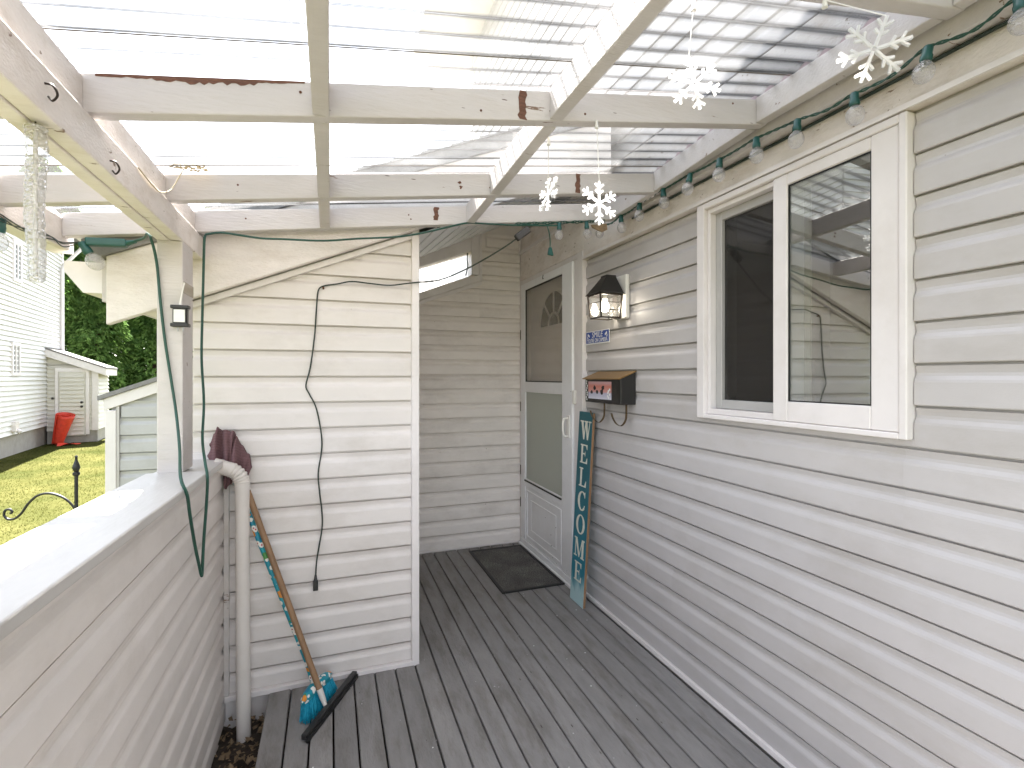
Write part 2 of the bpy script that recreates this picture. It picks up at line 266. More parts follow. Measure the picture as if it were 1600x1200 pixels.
def matmat():
    m, t, out = _base('doormat_fibre'); n = t.nodes; L = t.links.new
    p = n.new('ShaderNodeBsdfPrincipled'); L(p.outputs[0], out.inputs['Surface']); p.inputs['Roughness'].default_value = 0.95
    tc = n.new('ShaderNodeTexCoord')
    a = n.new('ShaderNodeTexNoise'); a.inputs['Scale'].default_value = 150; a.inputs['Detail'].default_value = 4; L(tc.outputs['Object'], a.inputs['Vector'])
    c = n.new('ShaderNodeTexNoise'); c.inputs['Scale'].default_value = 5; c.inputs['Detail'].default_value = 6; L(tc.outputs['Object'], c.inputs['Vector'])
    r1 = n.new('ShaderNodeValToRGB'); r1.color_ramp.elements[0].position = 0.35; r1.color_ramp.elements[0].color = (0.030, 0.029, 0.028, 1)
    r1.color_ramp.elements[1].position = 0.75; r1.color_ramp.elements[1].color = (0.24, 0.23, 0.21, 1); L(a.outputs['Fac'], r1.inputs[0])
    r2 = n.new('ShaderNodeMapRange'); r2.inputs['From Min'].default_value = 0.3; r2.inputs['From Max'].default_value = 0.7; r2.inputs['To Min'].default_value = 0.6; r2.inputs['To Max'].default_value = 1.4
    L(c.outputs['Fac'], r2.inputs[0]); s = n.new('ShaderNodeVectorMath'); s.operation = 'SCALE'; L(r1.outputs[0], s.inputs[0]); L(r2.outputs[0], s.inputs['Scale'])
    vo = n.new('ShaderNodeTexVoronoi'); vo.inputs['Scale'].default_value = 38; L(tc.outputs['Object'], vo.inputs['Vector'])
    lt = n.new('ShaderNodeMath'); lt.operation = 'LESS_THAN'; lt.inputs[1].default_value = 0.09; L(vo.outputs['Distance'], lt.inputs[0])
    cm = n.new('ShaderNodeMath'); cm.operation = 'MULTIPLY'; L(lt.outputs[0], cm.inputs[0])
    g2 = n.new('ShaderNodeMath'); g2.operation = 'GREATER_THAN'; g2.inputs[1].default_value = 0.55; L(c.outputs['Fac'], g2.inputs[0]); L(g2.outputs[0], cm.inputs[1])
    mi = n.new('ShaderNodeMix'); mi.data_type = 'RGBA'; L(cm.outputs[0], mi.inputs['Factor']); L(s.outputs[0], mi.inputs[6]); mi.inputs[7].default_value = (0.5, 0.48, 0.45, 1)
    L(mi.outputs[2], p.inputs['Base Color'])
    b = n.new('ShaderNodeBump'); b.inputs['Strength'].default_value = 0.8; b.inputs['Distance'].default_value = 0.006; L(a.outputs['Fac'], b.inputs['Height']); L(b.outputs[0], p.inputs['Normal'])
    return m
M['doormat'] = matmat()

def signmat():
    """teal painted board, darker upper part, pale brushed sea-foam blotch at the foot (object z runs 0..1.18)"""
    m, t, out = _base('teal_board'); n = t.nodes; L = t.links.new
    p = n.new('ShaderNodeBsdfPrincipled'); L(p.outputs[0], out.inputs['Surface']); p.inputs['Roughness'].default_value = 0.45
    tc = n.new('ShaderNodeTexCoord'); sx = n.new('ShaderNodeSeparateXYZ'); L(tc.outputs['Object'], sx.inputs[0])
    nz = n.new('ShaderNodeTexNoise'); nz.inputs['Scale'].default_value = 9; nz.inputs['Detail'].default_value = 6
    mp = n.new('ShaderNodeMapping'); mp.inputs['Scale'].default_value = (1, 3, 0.6); L(tc.outputs['Object'], mp.inputs[0]); L(mp.outputs[0], nz.inputs['Vector'])
    ad = n.new('ShaderNodeMath'); ad.operation = 'MULTIPLY_ADD'; ad.inputs[1].default_value = 0.22; L(nz.outputs['Fac'], ad.inputs[0]); L(sx.outputs['Z'], ad.inputs[2])
    r = n.new('ShaderNodeValToRGB'); e = r.color_ramp.elements
    e[0].position = 0.20; e[0].color = (0.42, 0.60, 0.62, 1); e[1].position = 0.245; e[1].color = (0.16, 0.36, 0.42, 1)
    for pos, c in ((0.30, (0.018, 0.19, 0.27, 1)), (0.7, (0.008, 0.135, 0.18, 1)), (1.0, (0.010, 0.105, 0.13, 1))):
        x = e.new(pos); x.color = c
    L(ad.outputs[0], r.inputs[0]); L(r.outputs[0], p.inputs['Base Color']); return m
M['teal'] = signmat()

def picmat():
    m, t, out = _base('mailbox_picture'); n = t.nodes; L = t.links.new
    p = n.new('ShaderNodeBsdfPrincipled'); L(p.outputs[0], out.inputs['Surface']); p.inputs['Roughness'].default_value = 0.3
    tc = n.new('ShaderNodeTexCoord'); sx = n.new('ShaderNodeSeparateXYZ'); L(tc.outputs['Generated'], sx.inputs[0])
    nz = n.new('ShaderNodeTexNoise'); nz.inputs['Scale'].default_value = 14; nz.inputs['Detail'].default_value = 3; L(tc.outputs['Generated'], nz.inputs['Vector'])
    ad = n.new('ShaderNodeMath'); ad.operation = 'MULTIPLY_ADD'; ad.inputs[1].default_value = 0.16; L(nz.outputs['Fac'], ad.inputs[0]); L(sx.outputs['Z'], ad.inputs[2])
    r = n.new('ShaderNodeValToRGB'); e = r.color_ramp.elements; e[0].position = 0.1; e[0].color = (0.62, 0.62, 0.70, 1); e[1].position = 0.42; e[1].color = (0.42, 0.42, 0.55, 1)
    for pos, c in ((0.5, (0.58, 0.30, 0.28, 1)), (0.8, (0.55, 0.18, 0.13, 1)), (1.0, (0.50, 0.30, 0.30, 1))):
        x = e.new(pos); x.color = c
    L(ad.outputs[0], r.inputs[0]); L(r.outputs[0], p.inputs['Base Color']); return m
M['picture'] = picmat()

# ---------------------------------------------------------------- mesh helpers
class MB:
    def __init__(s): s.v = []; s.f = []
    def add(s, vs, fs):
        o = len(s.v); s.v += [tuple(p) for p in vs]; s.f += [tuple(i+o for i in f) for f in fs]; return s
    def hexa(s, p):
        return s.add(p, [(3, 2, 1, 0), (4, 5, 6, 7), (0, 1, 5, 4), (1, 2, 6, 5), (2, 3, 7, 6), (3, 0, 4, 7)])
    def box(s, x0, x1, y0, y1, z0, z1):
        return s.hexa([(x0, y0, z0), (x1, y0, z0), (x1, y1, z0), (x0, y1, z0), (x0, y0, z1), (x1, y0, z1), (x1, y1, z1), (x0, y1, z1)])
    def prism(s, poly, fn, d0, d1):
        n = len(poly)
        vs = [fn(a, b, d0) for a, b in poly] + [fn(a, b, d1) for a, b in poly]
        fs = [tuple(range(n-1, -1, -1)), tuple(range(n, 2*n))] + [(i, (i+1) % n, n+(i+1) % n, n+i) for i in range(n)]
        return s.add(vs, fs)
    def tube(s, path, r, n=8, cap=True):
        path = [Vector(p) for p in path]; m = len(path)
        rad = r if isinstance(r, (list, tuple)) else [r]*m
        tang = []
        for i in range(m):
            a = path[max(0, i-1)]; b = path[min(m-1, i+1)]; d = (b-a)
            tang.append(d.normalized() if d.length > 1e-9 else Vector((0, 0, 1)))
        up = Vector((0, 0, 1)) if abs(tang[0].z) < 0.9 else Vector((1, 0, 0))
        nn = (up - tang[0]*up.dot(tang[0])).normalized(); vs = []
        for i in range(m):
            nn = (nn - tang[i]*nn.dot(tang[i]))
            nn = nn.normalized() if nn.length > 1e-6 else tang[i].orthogonal().normalized()
            bb = tang[i].cross(nn)
            for k in range(n):
                a = 2*math.pi*k/n; vs.append(path[i] + (nn*math.cos(a) + bb*math.sin(a))*rad[i])
        fs = []
        for i in range(m-1):
            for k in range(n):
                fs.append((i*n+k, i*n+(k+1) % n, (i+1)*n+(k+1) % n, (i+1)*n+k))
        if cap: fs += [tuple(range(n-1, -1, -1)), tuple((m-1)*n+k for k in range(n))]
        return s.add(vs, fs)
    def bar(s, a, b, w, h, up=(0, 0, 1)):
        a = Vector(a); b = Vector(b); d = (b-a).normalized(); up = Vector(up)
        if abs(d.dot(up)) > 0.98: up = Vector((1, 0, 0))
        x = d.cross(up).normalized()*w/2; y = x.cross(d).normalized()*h/2
        return s.hexa([a-x-y, a+x-y, a+x+y, a-x+y, b-x-y, b+x-y, b+x+y, b-x+y])
    def lathe(s, prof, n=16, o=(0, 0, 0), mat=None):
        o = Vector(o); vs = []
        for r, z in prof:
            for k in range(n):
                a = 2*math.pi*k/n; p = Vector((r*math.cos(a), r*math.sin(a), z))
                if mat is not None: p = mat @ p
                vs.append(o+p)
        fs = []
        for i in range(len(prof)-1):
            for k in range(n): fs.append((i*n+k, i*n+(k+1) % n, (i+1)*n+(k+1) % n, (i+1)*n+k))
        m = len(prof); fs += [tuple(range(n-1, -1, -1)), tuple((m-1)*n+k for k in range(n))]
        return s.add(vs, fs)
    def build(s, name, mat, parent=None, smooth=False, bevel=0.0, seg=1):
        off = Vector(parent.matrix_world.translation) if parent else Vector((0, 0, 0))
        if parent:
            off = Vector((0, 0, 0)); q = parent
            while q: off += q.location; q = q.parent
        me = bpy.data.meshes.new(name)
        me.from_pydata([Vector(p)-off for p in s.v], [], s.f)
        bm = bmesh.new(); bm.from_mesh(me)
        bmesh.ops.recalc_face_normals(bm, faces=bm.faces[:])
        if bevel > 0:
            bmesh.ops.bevel(bm, geom=[e for e in bm.edges if len(e.link_faces) == 2 and e.calc_face_angle(0) > 0.6], offset=bevel, segments=seg, affect='EDGES', profile=0.5)
        if smooth:
            for f in bm.faces: f.smooth = True
        bm.to_mesh(me); bm.free()
        if smooth:
            try: me.set_sharp_from_angle(angle=R(40))
            except Exception: pass
        me.materials.append(M[mat] if isinstance(mat, str) else mat)
        o = bpy.data.objects.new(name, me); COL.objects.link(o)
        if parent: o.parent = parent
        return o

def tag(o, label=None, cat=None, group=None, kind=None):
    if label: o['label'] = label
    if cat: o['category'] = cat
    if group: o['group'] = group
    if kind: o['kind'] = kind
    return o
def thing(name, loc, label, cat, group=None):
    o = bpy.data.objects.new(name, None); COL.objects.link(o); o.location = loc; o.empty_display_size = 0.05
    return tag(o, label, cat, group)
def structure(o): o['kind'] = 'structure'; return o
def smoothpath(pts, n=8):
    """Catmull-Rom through the points"""
    p = [Vector(q) for q in pts]; p = [p[0]*2-p[1]] + p + [p[-1]*2-p[-2]]; out = []
    for i in range(1, len(p)-2):
        for k in range(n):
            t = k/n; a, b, c, d = p[i-1], p[i], p[i+1], p[i+2]
            out.append(0.5*((2*b) + (c-a)*t + (2*a-5*b+4*c-d)*t*t + (3*b-a-3*c+d)*t**3))
    out.append(p[-2]); return out

EXPO = 0.1175
def siding_profile(e, zt=None):
    pr = [(-0.001, 0.0), (0.0175, 0.0), (0.0192, 0.003), (0.0184, 0.55*e), (0.0165, 0.61*e), (0.0095, 0.70*e), (0.0080, 0.77*e), (0.0100, 0.85*e), (0.0132, e-0.0075), (0.0005, e-0.0070), (0.0005, e+0.002), (-0.001, e+0.002)]
    if zt is not None: pr = [(d, min(z, zt)) for d, z in pr]
    return pr
def siding(parent, p0, p1, nrm, z0, mat='vinyl', e=EXPO, zt=None, name='siding_course'):
    b = MB(); dx, dy = p1[0]-p0[0], p1[1]-p0[1]
    b.prism(siding_profile(e, zt), lambda d, z, t: (p0[0]+dx*t+nrm[0]*d, p0[1]+dy*t+nrm[1]*d, z0+z), 0.0, 1.0)
    return b.build(name, mat, parent)

def slope(Y):
    pts = [(-9, .158), (1.36, .158), (1.95, .140), (2.335, .133), (9, .133)]
    for (a, sa), (b, sb) in zip(pts, pts[1:]):
        if a <= Y <= b: return sa+(sb-sa)*(Y-a)/(b-a)
def zb(X, Y): return 1.985 + slope(Y)*(X+0.494)      # underside of the porch rafters
RAKE = lambda X: 1.605 + 0.4107*(X+0.83)             # underside of the rake board of the recess roof

# ================================================================ SETTING
# lawn sheet, with a hollow under the porch left to the soil sheet
b = MB(); N = 60
def gz(x, y):
    return -0.30 + 0.03*noise.noise(Vector((x*0.35, y*0.35, 0.3)))*(1 if x < -1.5 else 0)
xs = [-900, -200, -60] + [-30+i*0.5 for i in range(0, 58)] + [-1.0, 30, 200, 900]
ys = [-300, -40] + [-6+i*0.5 for i in range(0, 80)] + [45, 60, 90, 200, 1500]
for y in ys:
    for x in xs: b.v.append((x, y, gz(x, y)))
w = len(xs)
for j in range(len(ys)-1):
    for i in range(w-1): b.f.append((j*w+i, j*w+i+1, (j+1)*w+i+1, (j+1)*w+i))
structure(b.build('lawn', 'lawn', smooth=True))
b = MB(); b.box(-120, 120, 44, 52, -0.295, -0.26); structure(b.build('street', 'asphalt'))
b = MB(); b.box(-120, 120, 41.8, 43.95, -0.29, -0.14); structure(b.build('pavement', 'pavement', bevel=0.02))
# soil below and beside the deck
b = MB(); nx, ny = 30, 40
for j in range(ny+1):
    for i in range(nx+1):
        x = -0.445 + 0.62*i/nx; y = 0.9 + 1.58*j/ny
        b.v.append((x, y, -0.13 + 0.035*noise.noise(Vector((x*14, y*14, 0)))+0.012*noise.noise(Vector((x*60, y*60, 2)))))
for j in range(ny):
    for i in range(nx): b.f.append((j*(nx+1)+i, j*(nx+1)+i+1, (j+1)*(nx+1)+i+1, (j+1)*(nx+1)+i))
structure(b.build('soil', 'soil', smooth=True))
# dead leaves and chips in the gap beside the deck
b = MB()
for k in range(240):
    x = random.uniform(-0.43, -0.20); y = random.uniform(1.9, 2.46); s = random.uniform(0.006, 0.02); a = random.uniform(0, 6.28)
    z = -0.105 + random.uniform(-0.012, 0.03); t = [random.uniform(-0.6, 0.6)*s for _ in range(4)]
    c, q = math.cos(a)*s, math.sin(a)*s
    b.add([(x-c, y-q, z+t[0]), (x+q*0.5, y-c*0.5, z+t[1]), (x+c, y+q, z+t[2]), (x-q*0.5, y+c*0.5, z+t[3])], [(0, 1, 2, 3)])
tag(b.build('leaf_litter', 'leaf_dry'), 'dry brown leaf litter and chips in gap beside deck', 'leaf litter', kind='stuff')

# deck: joists and single boards
deck = bpy.data.objects.new('deck', None); COL.objects.link(deck); structure(deck)
J = [-.257, -.164, -.076, .012] + [.102+.0953*k for k in range(0, 15)] + [1.522]
for i in range(len(J)-1):
    x0, x1 = J[i]+0.0035, J[i+1]-0.0035
    y1 = 2.468 if x1 < 0.40 else 3.965
    dz = random.uniform(-0.0018, 0.0018)
    b = MB(); ny = 1
    b.hexa([(x0, -.45, -0.03), (x1, -.45, -0.03), (x1, y1, -0.03), (x0, y1, -0.03), (x0, -.45, dz), (x1, -.45, -dz), (x1, y1, dz), (x0, y1, -dz*0.5)])
    b.build('deck_board', 'deck', deck, bevel=0.003)
for y in (-0.4, 0.0, 0.8, 1.6, 2.3, 3.0, 3.7):
    b = MB(); b.box(-0.24 if y < 2.4 else 0.42, 1.50, y, y+0.045, -0.17, -0.034); b.build('deck_joist', 'deck_under', deck)
# little flakes and crumbs lying on the boards
b = MB()
for k in range(70):
    x = random.uniform(-0.2, 1.45); y = random.uniform(1.5, 3.9)
    if x < 0.42 and y > 2.43: continue
    s = random.uniform(0.0015, 0.005); a = random.uniform(0, 6.28); c, q = math.cos(a)*s, math.sin(a)*s
    b.add([(x-c, y-q, .0035), (x+q, y-c*.6, .005), (x+c, y+q, .004), (x-q, y+c*.6, .006)], [(0, 1, 2, 3)])
tag(b.build('crumbs', 'sign_white'), 'tiny pale flakes scattered over grey deck boards', 'debris', kind='stuff')

# ================================================================ HOUSE
XW = 1.5550; YB = 2.490; YR = 3.994
house = thing('house', (1.6, 2.6, -0.3), 'off-white vinyl sided house with storm door, sliding window and recessed entry', 'house')
b = MB()
b.box(XW, 1.70, -2.5, 2.985, -0.3, 1.24); b.box(XW, 1.70, -2.5, 0.965, 1.24, 2.13); b.box(XW, 1.70, 1.755, 2.985, 1.24, 2.13)
b.box(XW, 1.70, -2.5, 2.985, 2.13, 2.165); b.box(XW, 1.70, -2.5, 5.67, 2.165, 5.25); b.box(XW, 1.70, 3.93, 5.67, -0.3, 2.165)
b.box(1.70, 8.0, -2.5, -2.4, -0.3, 5.25); b.box(1.70, 8.0, 5.57, 5.67, -0.3, 5.25); b.box(7.9, 8.0, -2.4, 5.57, -0.3, 5.25)
b.box(1.70, 2.4, 2.9, 4.0, -0.3, 0.03)
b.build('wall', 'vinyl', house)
# bump-out and recess cores
b = MB()
b.hexa([(-.55, YB, -.3), (.385, YB, -.3), (.385, YR, -.3), (-.55, YR, -.3), (-.55, YB, 1.86), (.385, YB, 2.23), (.385, YR, 2.23), (-.55, YR, 1.86)])
b.build('wall', 'vinyl_lightened', house)
b = MB(); fr = lambda a, c, d: (a, d, c)
b.prism([(.386, -.3), (1.552, -.3), (1.552, 2.85), (1.10, 2.66), (1.10, 2.235), (.386, 1.955)], fr, YR, YR+0.09)
b.prism([(.386, 2.16), (1.10, 2.425), (1.10, 2.66), (.386, 2.33)], fr, YR, YR+0.09)
b.build('wall', 'vinyl_recess_lightened', house)
# right wall courses
k = 0
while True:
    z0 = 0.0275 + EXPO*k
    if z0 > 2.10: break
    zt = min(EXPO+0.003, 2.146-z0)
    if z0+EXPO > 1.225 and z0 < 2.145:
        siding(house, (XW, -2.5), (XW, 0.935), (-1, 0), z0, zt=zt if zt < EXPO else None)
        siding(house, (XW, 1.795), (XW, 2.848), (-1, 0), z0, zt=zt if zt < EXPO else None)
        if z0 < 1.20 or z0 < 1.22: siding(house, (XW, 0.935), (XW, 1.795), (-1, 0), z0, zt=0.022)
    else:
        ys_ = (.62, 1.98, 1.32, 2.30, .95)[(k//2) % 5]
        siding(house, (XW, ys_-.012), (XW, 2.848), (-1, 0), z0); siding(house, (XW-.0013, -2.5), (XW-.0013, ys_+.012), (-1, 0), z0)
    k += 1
# wall above the porch roof
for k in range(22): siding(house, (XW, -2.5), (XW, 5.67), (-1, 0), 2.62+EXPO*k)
b = MB(); b.box(XW-.02, 1.70, 5.60, 5.69, 2.165, 5.25); b.build('corner_trim', 'trim', house)
# bump-out front courses
for k in range(19):
    z0 = 0.11 + EXPO*(k-1) if k else 0.02
    e = EXPO if k else 0.09
    xl = -.55
    if z0 + e > 1.80: xl = max(-.55, -.83 + (z0+e-1.86)/0.4107)
    siding(house, (xl, YB), (.372, YB), (0, -1), z0, 'vinyl_lightened', e=e)
for k in range(18): siding(house, (.386, YB+0.02), (.386, YR), (1, 0), 0.02+EXPO*k, 'vinyl_lightened')
for k in range(16): siding(house, (-.55, YB+0.02), (-.55, YR), (-1, 0), -.25+EXPO*k, 'vinyl_lightened')
# recess wall courses, cut along the sloping sill
def cut_above(o, x, z, k):
    bm = bmesh.new(); bm.from_mesh(o.data); off = house.location
    g = bm.verts[:]+bm.edges[:]+bm.faces[:]
    r = bmesh.ops.bisect_plane(bm, geom=g, plane_co=Vector((x, YR, z))-off, plane_no=Vector((-k, 0, 1)).normalized(), clear_outer=True)
    bmesh.ops.holes_fill(bm, edges=[e for e in bm.edges if e.is_boundary], sides=0)
    bm.to_mesh(o.data); n_ = len(bm.verts); bm.free()
    if n_ < 4: bpy.data.objects.remove(o)
for k in range(22):
    z0 = 0.0095+EXPO*k; zm = z0+EXPO
    if zm < 1.93: siding(house, (.403, YR), (1.535, YR), (0, -1), z0, 'vinyl_recess_lightened'); continue
    if z0 < 2.22: cut_above(siding(house, (.403, YR), (1.157, YR), (0, -1), z0, 'vinyl_recess_lightened'), .409, 1.93, .373)
    x0 = 1.157 if z0 < 2.45 else 1.157+(z0-2.45)/.46
    if x0 < 1.50: siding(house, (x0, YR), (1.535, YR), (0, -1), z0, 'vinyl_recess_lightened')
# trims on bump-out and recess
b = MB(); b.box(.372, .408, 2.449, YB, 0.0, 2.12); b.box(.386, .408, YB, 2.52, 0.0, 2.12); b.build('corner_trim', 'trim', house, bevel=.002)
b = MB(); b.box(-.428, .4085, 2.4485, YB, -0.005, 0.019); b.build('base_trim', 'trim', house, bevel=.002)
b = MB(); b.box(-.432, -.412, 2.452, YB, 0.02, 0.94); b.build('corner_trim', 'paint', house, bevel=.002)
b = MB(); b.box(.409, 1.512, YR-.026, YR, 0.0, 0.0095); b.build('base_trim', 'trim', house)
b = MB(); b.box(1.516, 1.5345, YR-.03, YR, 0.02, 2.43); b.build('corner_trim', 'trim', house)
b = MB(); b.box(1.524, XW, -2.5, 2.848, 0.004, 0.0285); b.build('base_trim', 'trim', house, bevel=.002)
# slanted opening in the recess wall
so = MB(); so.prism([(.409, 1.96), (1.155, 2.238), (1.155, 2.185), (.409, 1.905)], fr, YR-.035, YR-.0005)
so.prism([(.409, 1.905), (1.173, 2.185), (1.173, 2.158), (.409, 1.875)], fr, YR-.028, YR-.0005)
opening = so.build('window', 'trim', house); opening['label'] = 'slanted opening with sloping sill under the soffit'
so = MB(); so.prism([(.409, 2.31), (1.085, 2.59), (1.085, 2.43), (.409, 2.165)], fr, YR-.03, YR-.0005); so.build('frame', 'trim', opening, bevel=.002)
so = MB(); so.box(1.086, 1.154, YR-.032, YR+.085, 2.235, 2.62); so.build('frame', 'trim', opening, bevel=.002)
so = MB(); so.box(1.155, 1.174, YR-.036, YR-.0005, 2.186, 2.66); so.build('frame', 'trim', opening)
so = MB(); so.tube(smoothpath([(1.055, YR-.02, 2.41), (1.05, YR-.025, 2.36), (1.056, YR-.02, 2.30), (1.04, YR-.02, 2.225)]), .005, 6); so.build('weatherstrip', 'dark_cord', opening, smooth=True)
# fascia along the wall head, door header
b = MB(); b.box(1.516, XW, -2.5, 2.85, 2.1475, 2.60); b.box(1.516, XW, 2.85, 3.975, 2.205, 2.60); b.build('fascia', 'paint_cream', house, bevel=.003)
b = MB(); b.box(1.508, 1.5155, -2.5, 2.85, 2.1475, 2.163); b.build('fascia_trim', 'trim', house)
b = MB(); b.box(1.500, 1.5155, 3.20, 3.97, 2.425, 2.452); b.box(1.500, 1.5155, 3.945, 3.97, 2.452, 2.60); b.build('fascia_trim', 'trim', house, bevel=.002)
# roof of the recess and bump-out
b = MB(); b.prism([(-.88, RAKE(-.88)+.272), (1.55, RAKE(1.55)+.272), (1.55, RAKE(1.55)+.34), (-.88, RAKE(-.88)+.34)], fr, 2.385, 4.4)
roof = b.build('roof', 'shingle', house)
for i in range(17):
    x = -.90+0.145*i; z = RAKE(x)+.341
    bb = MB(); bb.prism([(x, z), (x+.15, z+.15*.4107), (x+.15, z+.15*.4107+.004), (x, z+.013)], fr, 2.375, 4.41); bb.build('shingle_course', 'shingle', roof)
b = MB(); b.prism([(-.83, RAKE(-.83)), (1.45, RAKE(1.45)), (1.45, RAKE(1.45)+.271), (-.83, RAKE(-.83)+.271)], fr, 2.40, 2.438)
b.build('rake_board', 'paint_grain', house, bevel=.003)
b = MB(); b.prism([(-.56, RAKE(-.56)-.030), (.37, RAKE(.37)-.030), (.37, RAKE(.37)-.004), (-.56, RAKE(-.56)-.004)], fr, 2.446, 2.4705)
b.build('rake_trim', 'trim', house)
b = MB(); b.box(-.857, -.832, 2.44, 4.4, 1.70, 1.866); b.build('eave_fascia', 'paint', house)
b = MB(); b.box(-.832, -.545, 2.44, 4.4, 1.70, 1.712); b.build('eave_soffit', 'paint_cream', house)
gp = [(-.858, 1.735), (-.925, 1.735), (-.985, 1.815), (-.985, 1.857), (-.978, 1.857), (-.978, 1.818), (-.922, 1.741), (-.864, 1.741), (-.864, 1.857), (-.858, 1.857)]
b = MB(); b.prism(gp, fr, 2.462, 4.4); b.prism([(-.858, 1.735), (-.925, 1.735), (-.985, 1.815), (-.985, 1.857), (-.858, 1.857)], fr, 2.456, 2.4615)
b.build('gutter', 'trim', house)
# sloping perforated soffit over the entry
sz = lambda X, Y: 2.205 + .46*(X-.647) + .086*(Y-2.45)
for i in range(12):
    x0 = .39+.098*i; x1 = x0+.0975
    b = MB(); vs = []
    for (dx, dz) in ((0, .006), (.006, -.004), (.018, -.006), (.040, 0), (.068, 0), (.0975, 0.0)):
        for y in (2.44, 3.2, YR-.002):
            vs.append((x0+dx, y, sz(x0+dx, y)+dz))
    fs = []
    for a in range(5):
        for c in range(2): fs.append((a*3+c, a*3+c+1, (a+1)*3+c+1, (a+1)*3+c))
    b.add(vs, fs); b.build('soffit_panel', 'soffit', house)
# two-storey roof, out of view; eave overhang widened to shade the wall below
fy = lambda a, c, d: (a, d, c)
b = MB(); b.prism([(.93, 5.18), (4.6, 6.7), (8.4, 5.02), (8.4, 5.16), (4.6, 6.84), (.93, 5.32)], fy, -2.9, 6.05); b.build('roof', 'shingle', house)
b = MB(); b.box(.905, .93, -2.9, 6.05, 5.14, 5.30); b.build('eave_fascia', 'trim', house)
b = MB(); b.box(.93, 1.70, -2.9, 6.05, 5.15, 5.17); b.build('eave_soffit', 'trim', house)
b = MB(); b.prism([(1.56, 5.25), (8.0, 5.25), (4.6, 6.7)], fy, -2.5, -2.4); b.prism([(1.56, 5.25), (8.0, 5.25), (4.6, 6.7)], fy, 5.57, 5.67); b.build('gable', 'vinyl', house)

# ---- window
win = MB()
for (y0, y1, z0, z1) in ((.938, .960, 1.222, 2.143), (1.745, 1.79, 1.222, 2.143), (.960, 1.745, 1.222, 1.240), (.960, 1.745, 2.118, 2.143)):
    win.box(1.510, XW, y0, y1, z0, z1)
window = win.build('window', 'trim', house, bevel=.003)
fb = MB()
for (y0, y1, z0, z1) in ((.961, 1.040, 1.241, 2.117), (1.331, 1.392, 1.241, 2.117), (1.040, 1.331, 1.241, 1.312), (1.040, 1.331, 2.076, 2.117)):
    fb.box(1.514, 1.60, y0, y1, z0, z1)
fb.build('frame', 'trim', window, bevel=.0035)
fb = MB(); fb.box(1.5275, 1.60, 1.392, 1.744, 2.098, 2.117); fb.box(1.5275, 1.60, 1.392, 1.744, 1.241, 1.264); fb.box(1.5275, 1.60, 1.726, 1.744, 1.264, 2.098)
fb.build('frame', 'trim', window, bevel=.002)
fb = MB()
for (y0, y1, z0, z1) in ((1.393, 1.418, 1.265, 2.097), (1.690, 1.725, 1.265, 2.097), (1.418, 1.690, 1.265, 1.302), (1.418, 1.690, 2.062, 2.097)):
    fb.box(1.556, 1.59, y0, y1, z0, z1)
fb.build('sash', 'sash_grey', window, bevel=.003)
fb = MB(); fb.box(1.572, 1.575, 1.419, 1.689, 1.303, 2.061); p = fb.build('pane', 'screen', window); p['label'] = 'dark pane behind insect screen'
fb = MB(); fb.box(1.5235, 1.5275, 1.0405, 1.3305, 1.3125, 2.0755); p = fb.build('pane', 'window_glass', window); p['label'] = 'fixed pane mirroring the porch roof'
fb = MB()
for (y0, y1, z0, z1) in ((1.041, 1.0445, 1.313, 2.075), (1.3265, 1.330, 1.313, 2.075), (1.0445, 1.3265, 1.313, 1.3165), (1.0445, 1.3265, 2.0715, 2.075)): fb.box(1.5195, 1.523, y0, y1, z0, z1)
fb.build('gasket', 'rubber', window)
fb = MB(); q = (1.705, 3.6, .30, 2.9, .4, 2.35)
fb.box(1.702, 3.6, .28, .30, .4, 2.35); fb.box(1.702, 3.6, 2.78, 2.80, .4, 2.35); fb.box(1.702, 3.6, .30, 2.78, .38, .40); fb.box(1.702, 3.6, .30, 2.78, 2.35, 2.37); fb.box(3.6, 3.62, .28, 2.80, .38, 2.37)
fb.box(2.6, 3.1, 2.1, 2.7, .4, 1.5); fb.build('room', 'room', window)
fb = MB(); vs = []; fs = []
for i in range(25):
    t = i/24; y = 1.335+.075*t; x = 1.635+.010*math.sin(t*17)
    vs += [(x, y, 1.2), (x, y, 2.2)]
fs = [(2*i, 2*i+2, 2*i+3, 2*i+1) for i in range(24)]; fb.add(vs, fs); fb.build('curtain', 'curtain', window, smooth=True)

# ---- storm door
cas = MB(); cas.box(1.512, XW, 2.851, 2.925, 0.005, 2.2045); cas.box(1.512, XW, 3.938, 3.962, 0.005, 2.2045); cas.box(1.518, XW, 2.925, 3.938, 2.17, 2.2045); cas.box(1.520, XW, 2.925, 2.984, 0.005, 2.17)
cas.build('door_casing', 'trim', house, bevel=.003)
d = MB()
for (y0, y1, z0, z1) in ((2.987, 3.140, .062, 2.166), (3.842, 3.936, .062, 2.166), (3.140, 3.842, 2.112, 2.166), (3.140, 3.842, 1.275, 1.358), (3.140, 3.842, .500, .562)):
    d.box(1.506, 1.538, y0, y1, z0, z1)
door = d.build('storm_door', 'door_white', house, bevel=.003)
d = MB(); d.box(1.514, 1.536, 3.140, 3.842, .062, .500)
for (y0, y1, z0, z1) in ((3.16, 3.178, .09, .475), (3.80, 3.818, .09, .475), (3.178, 3.80, .457, .475), (3.178, 3.80, .09, .108)): d.box(1.508, 1.5145, y0, y1, z0, z1)
for (y0, y1, z0, z1) in ((3.25, 3.262, .16, .41), (3.72, 3.732, .16, .41), (3.262, 3.72, .398, .41), (3.262, 3.72, .16, .172)): d.box(1.5105, 1.5145, y0, y1, z0, z1)
d.build('kick_panel', 'door_white', door, bevel=.002)
d = MB(); d.box(1.520, 1.524, 3.1405, 3.8415, 1.3585, 2.1115); d.build('pane', 'storm_glass_up', door)
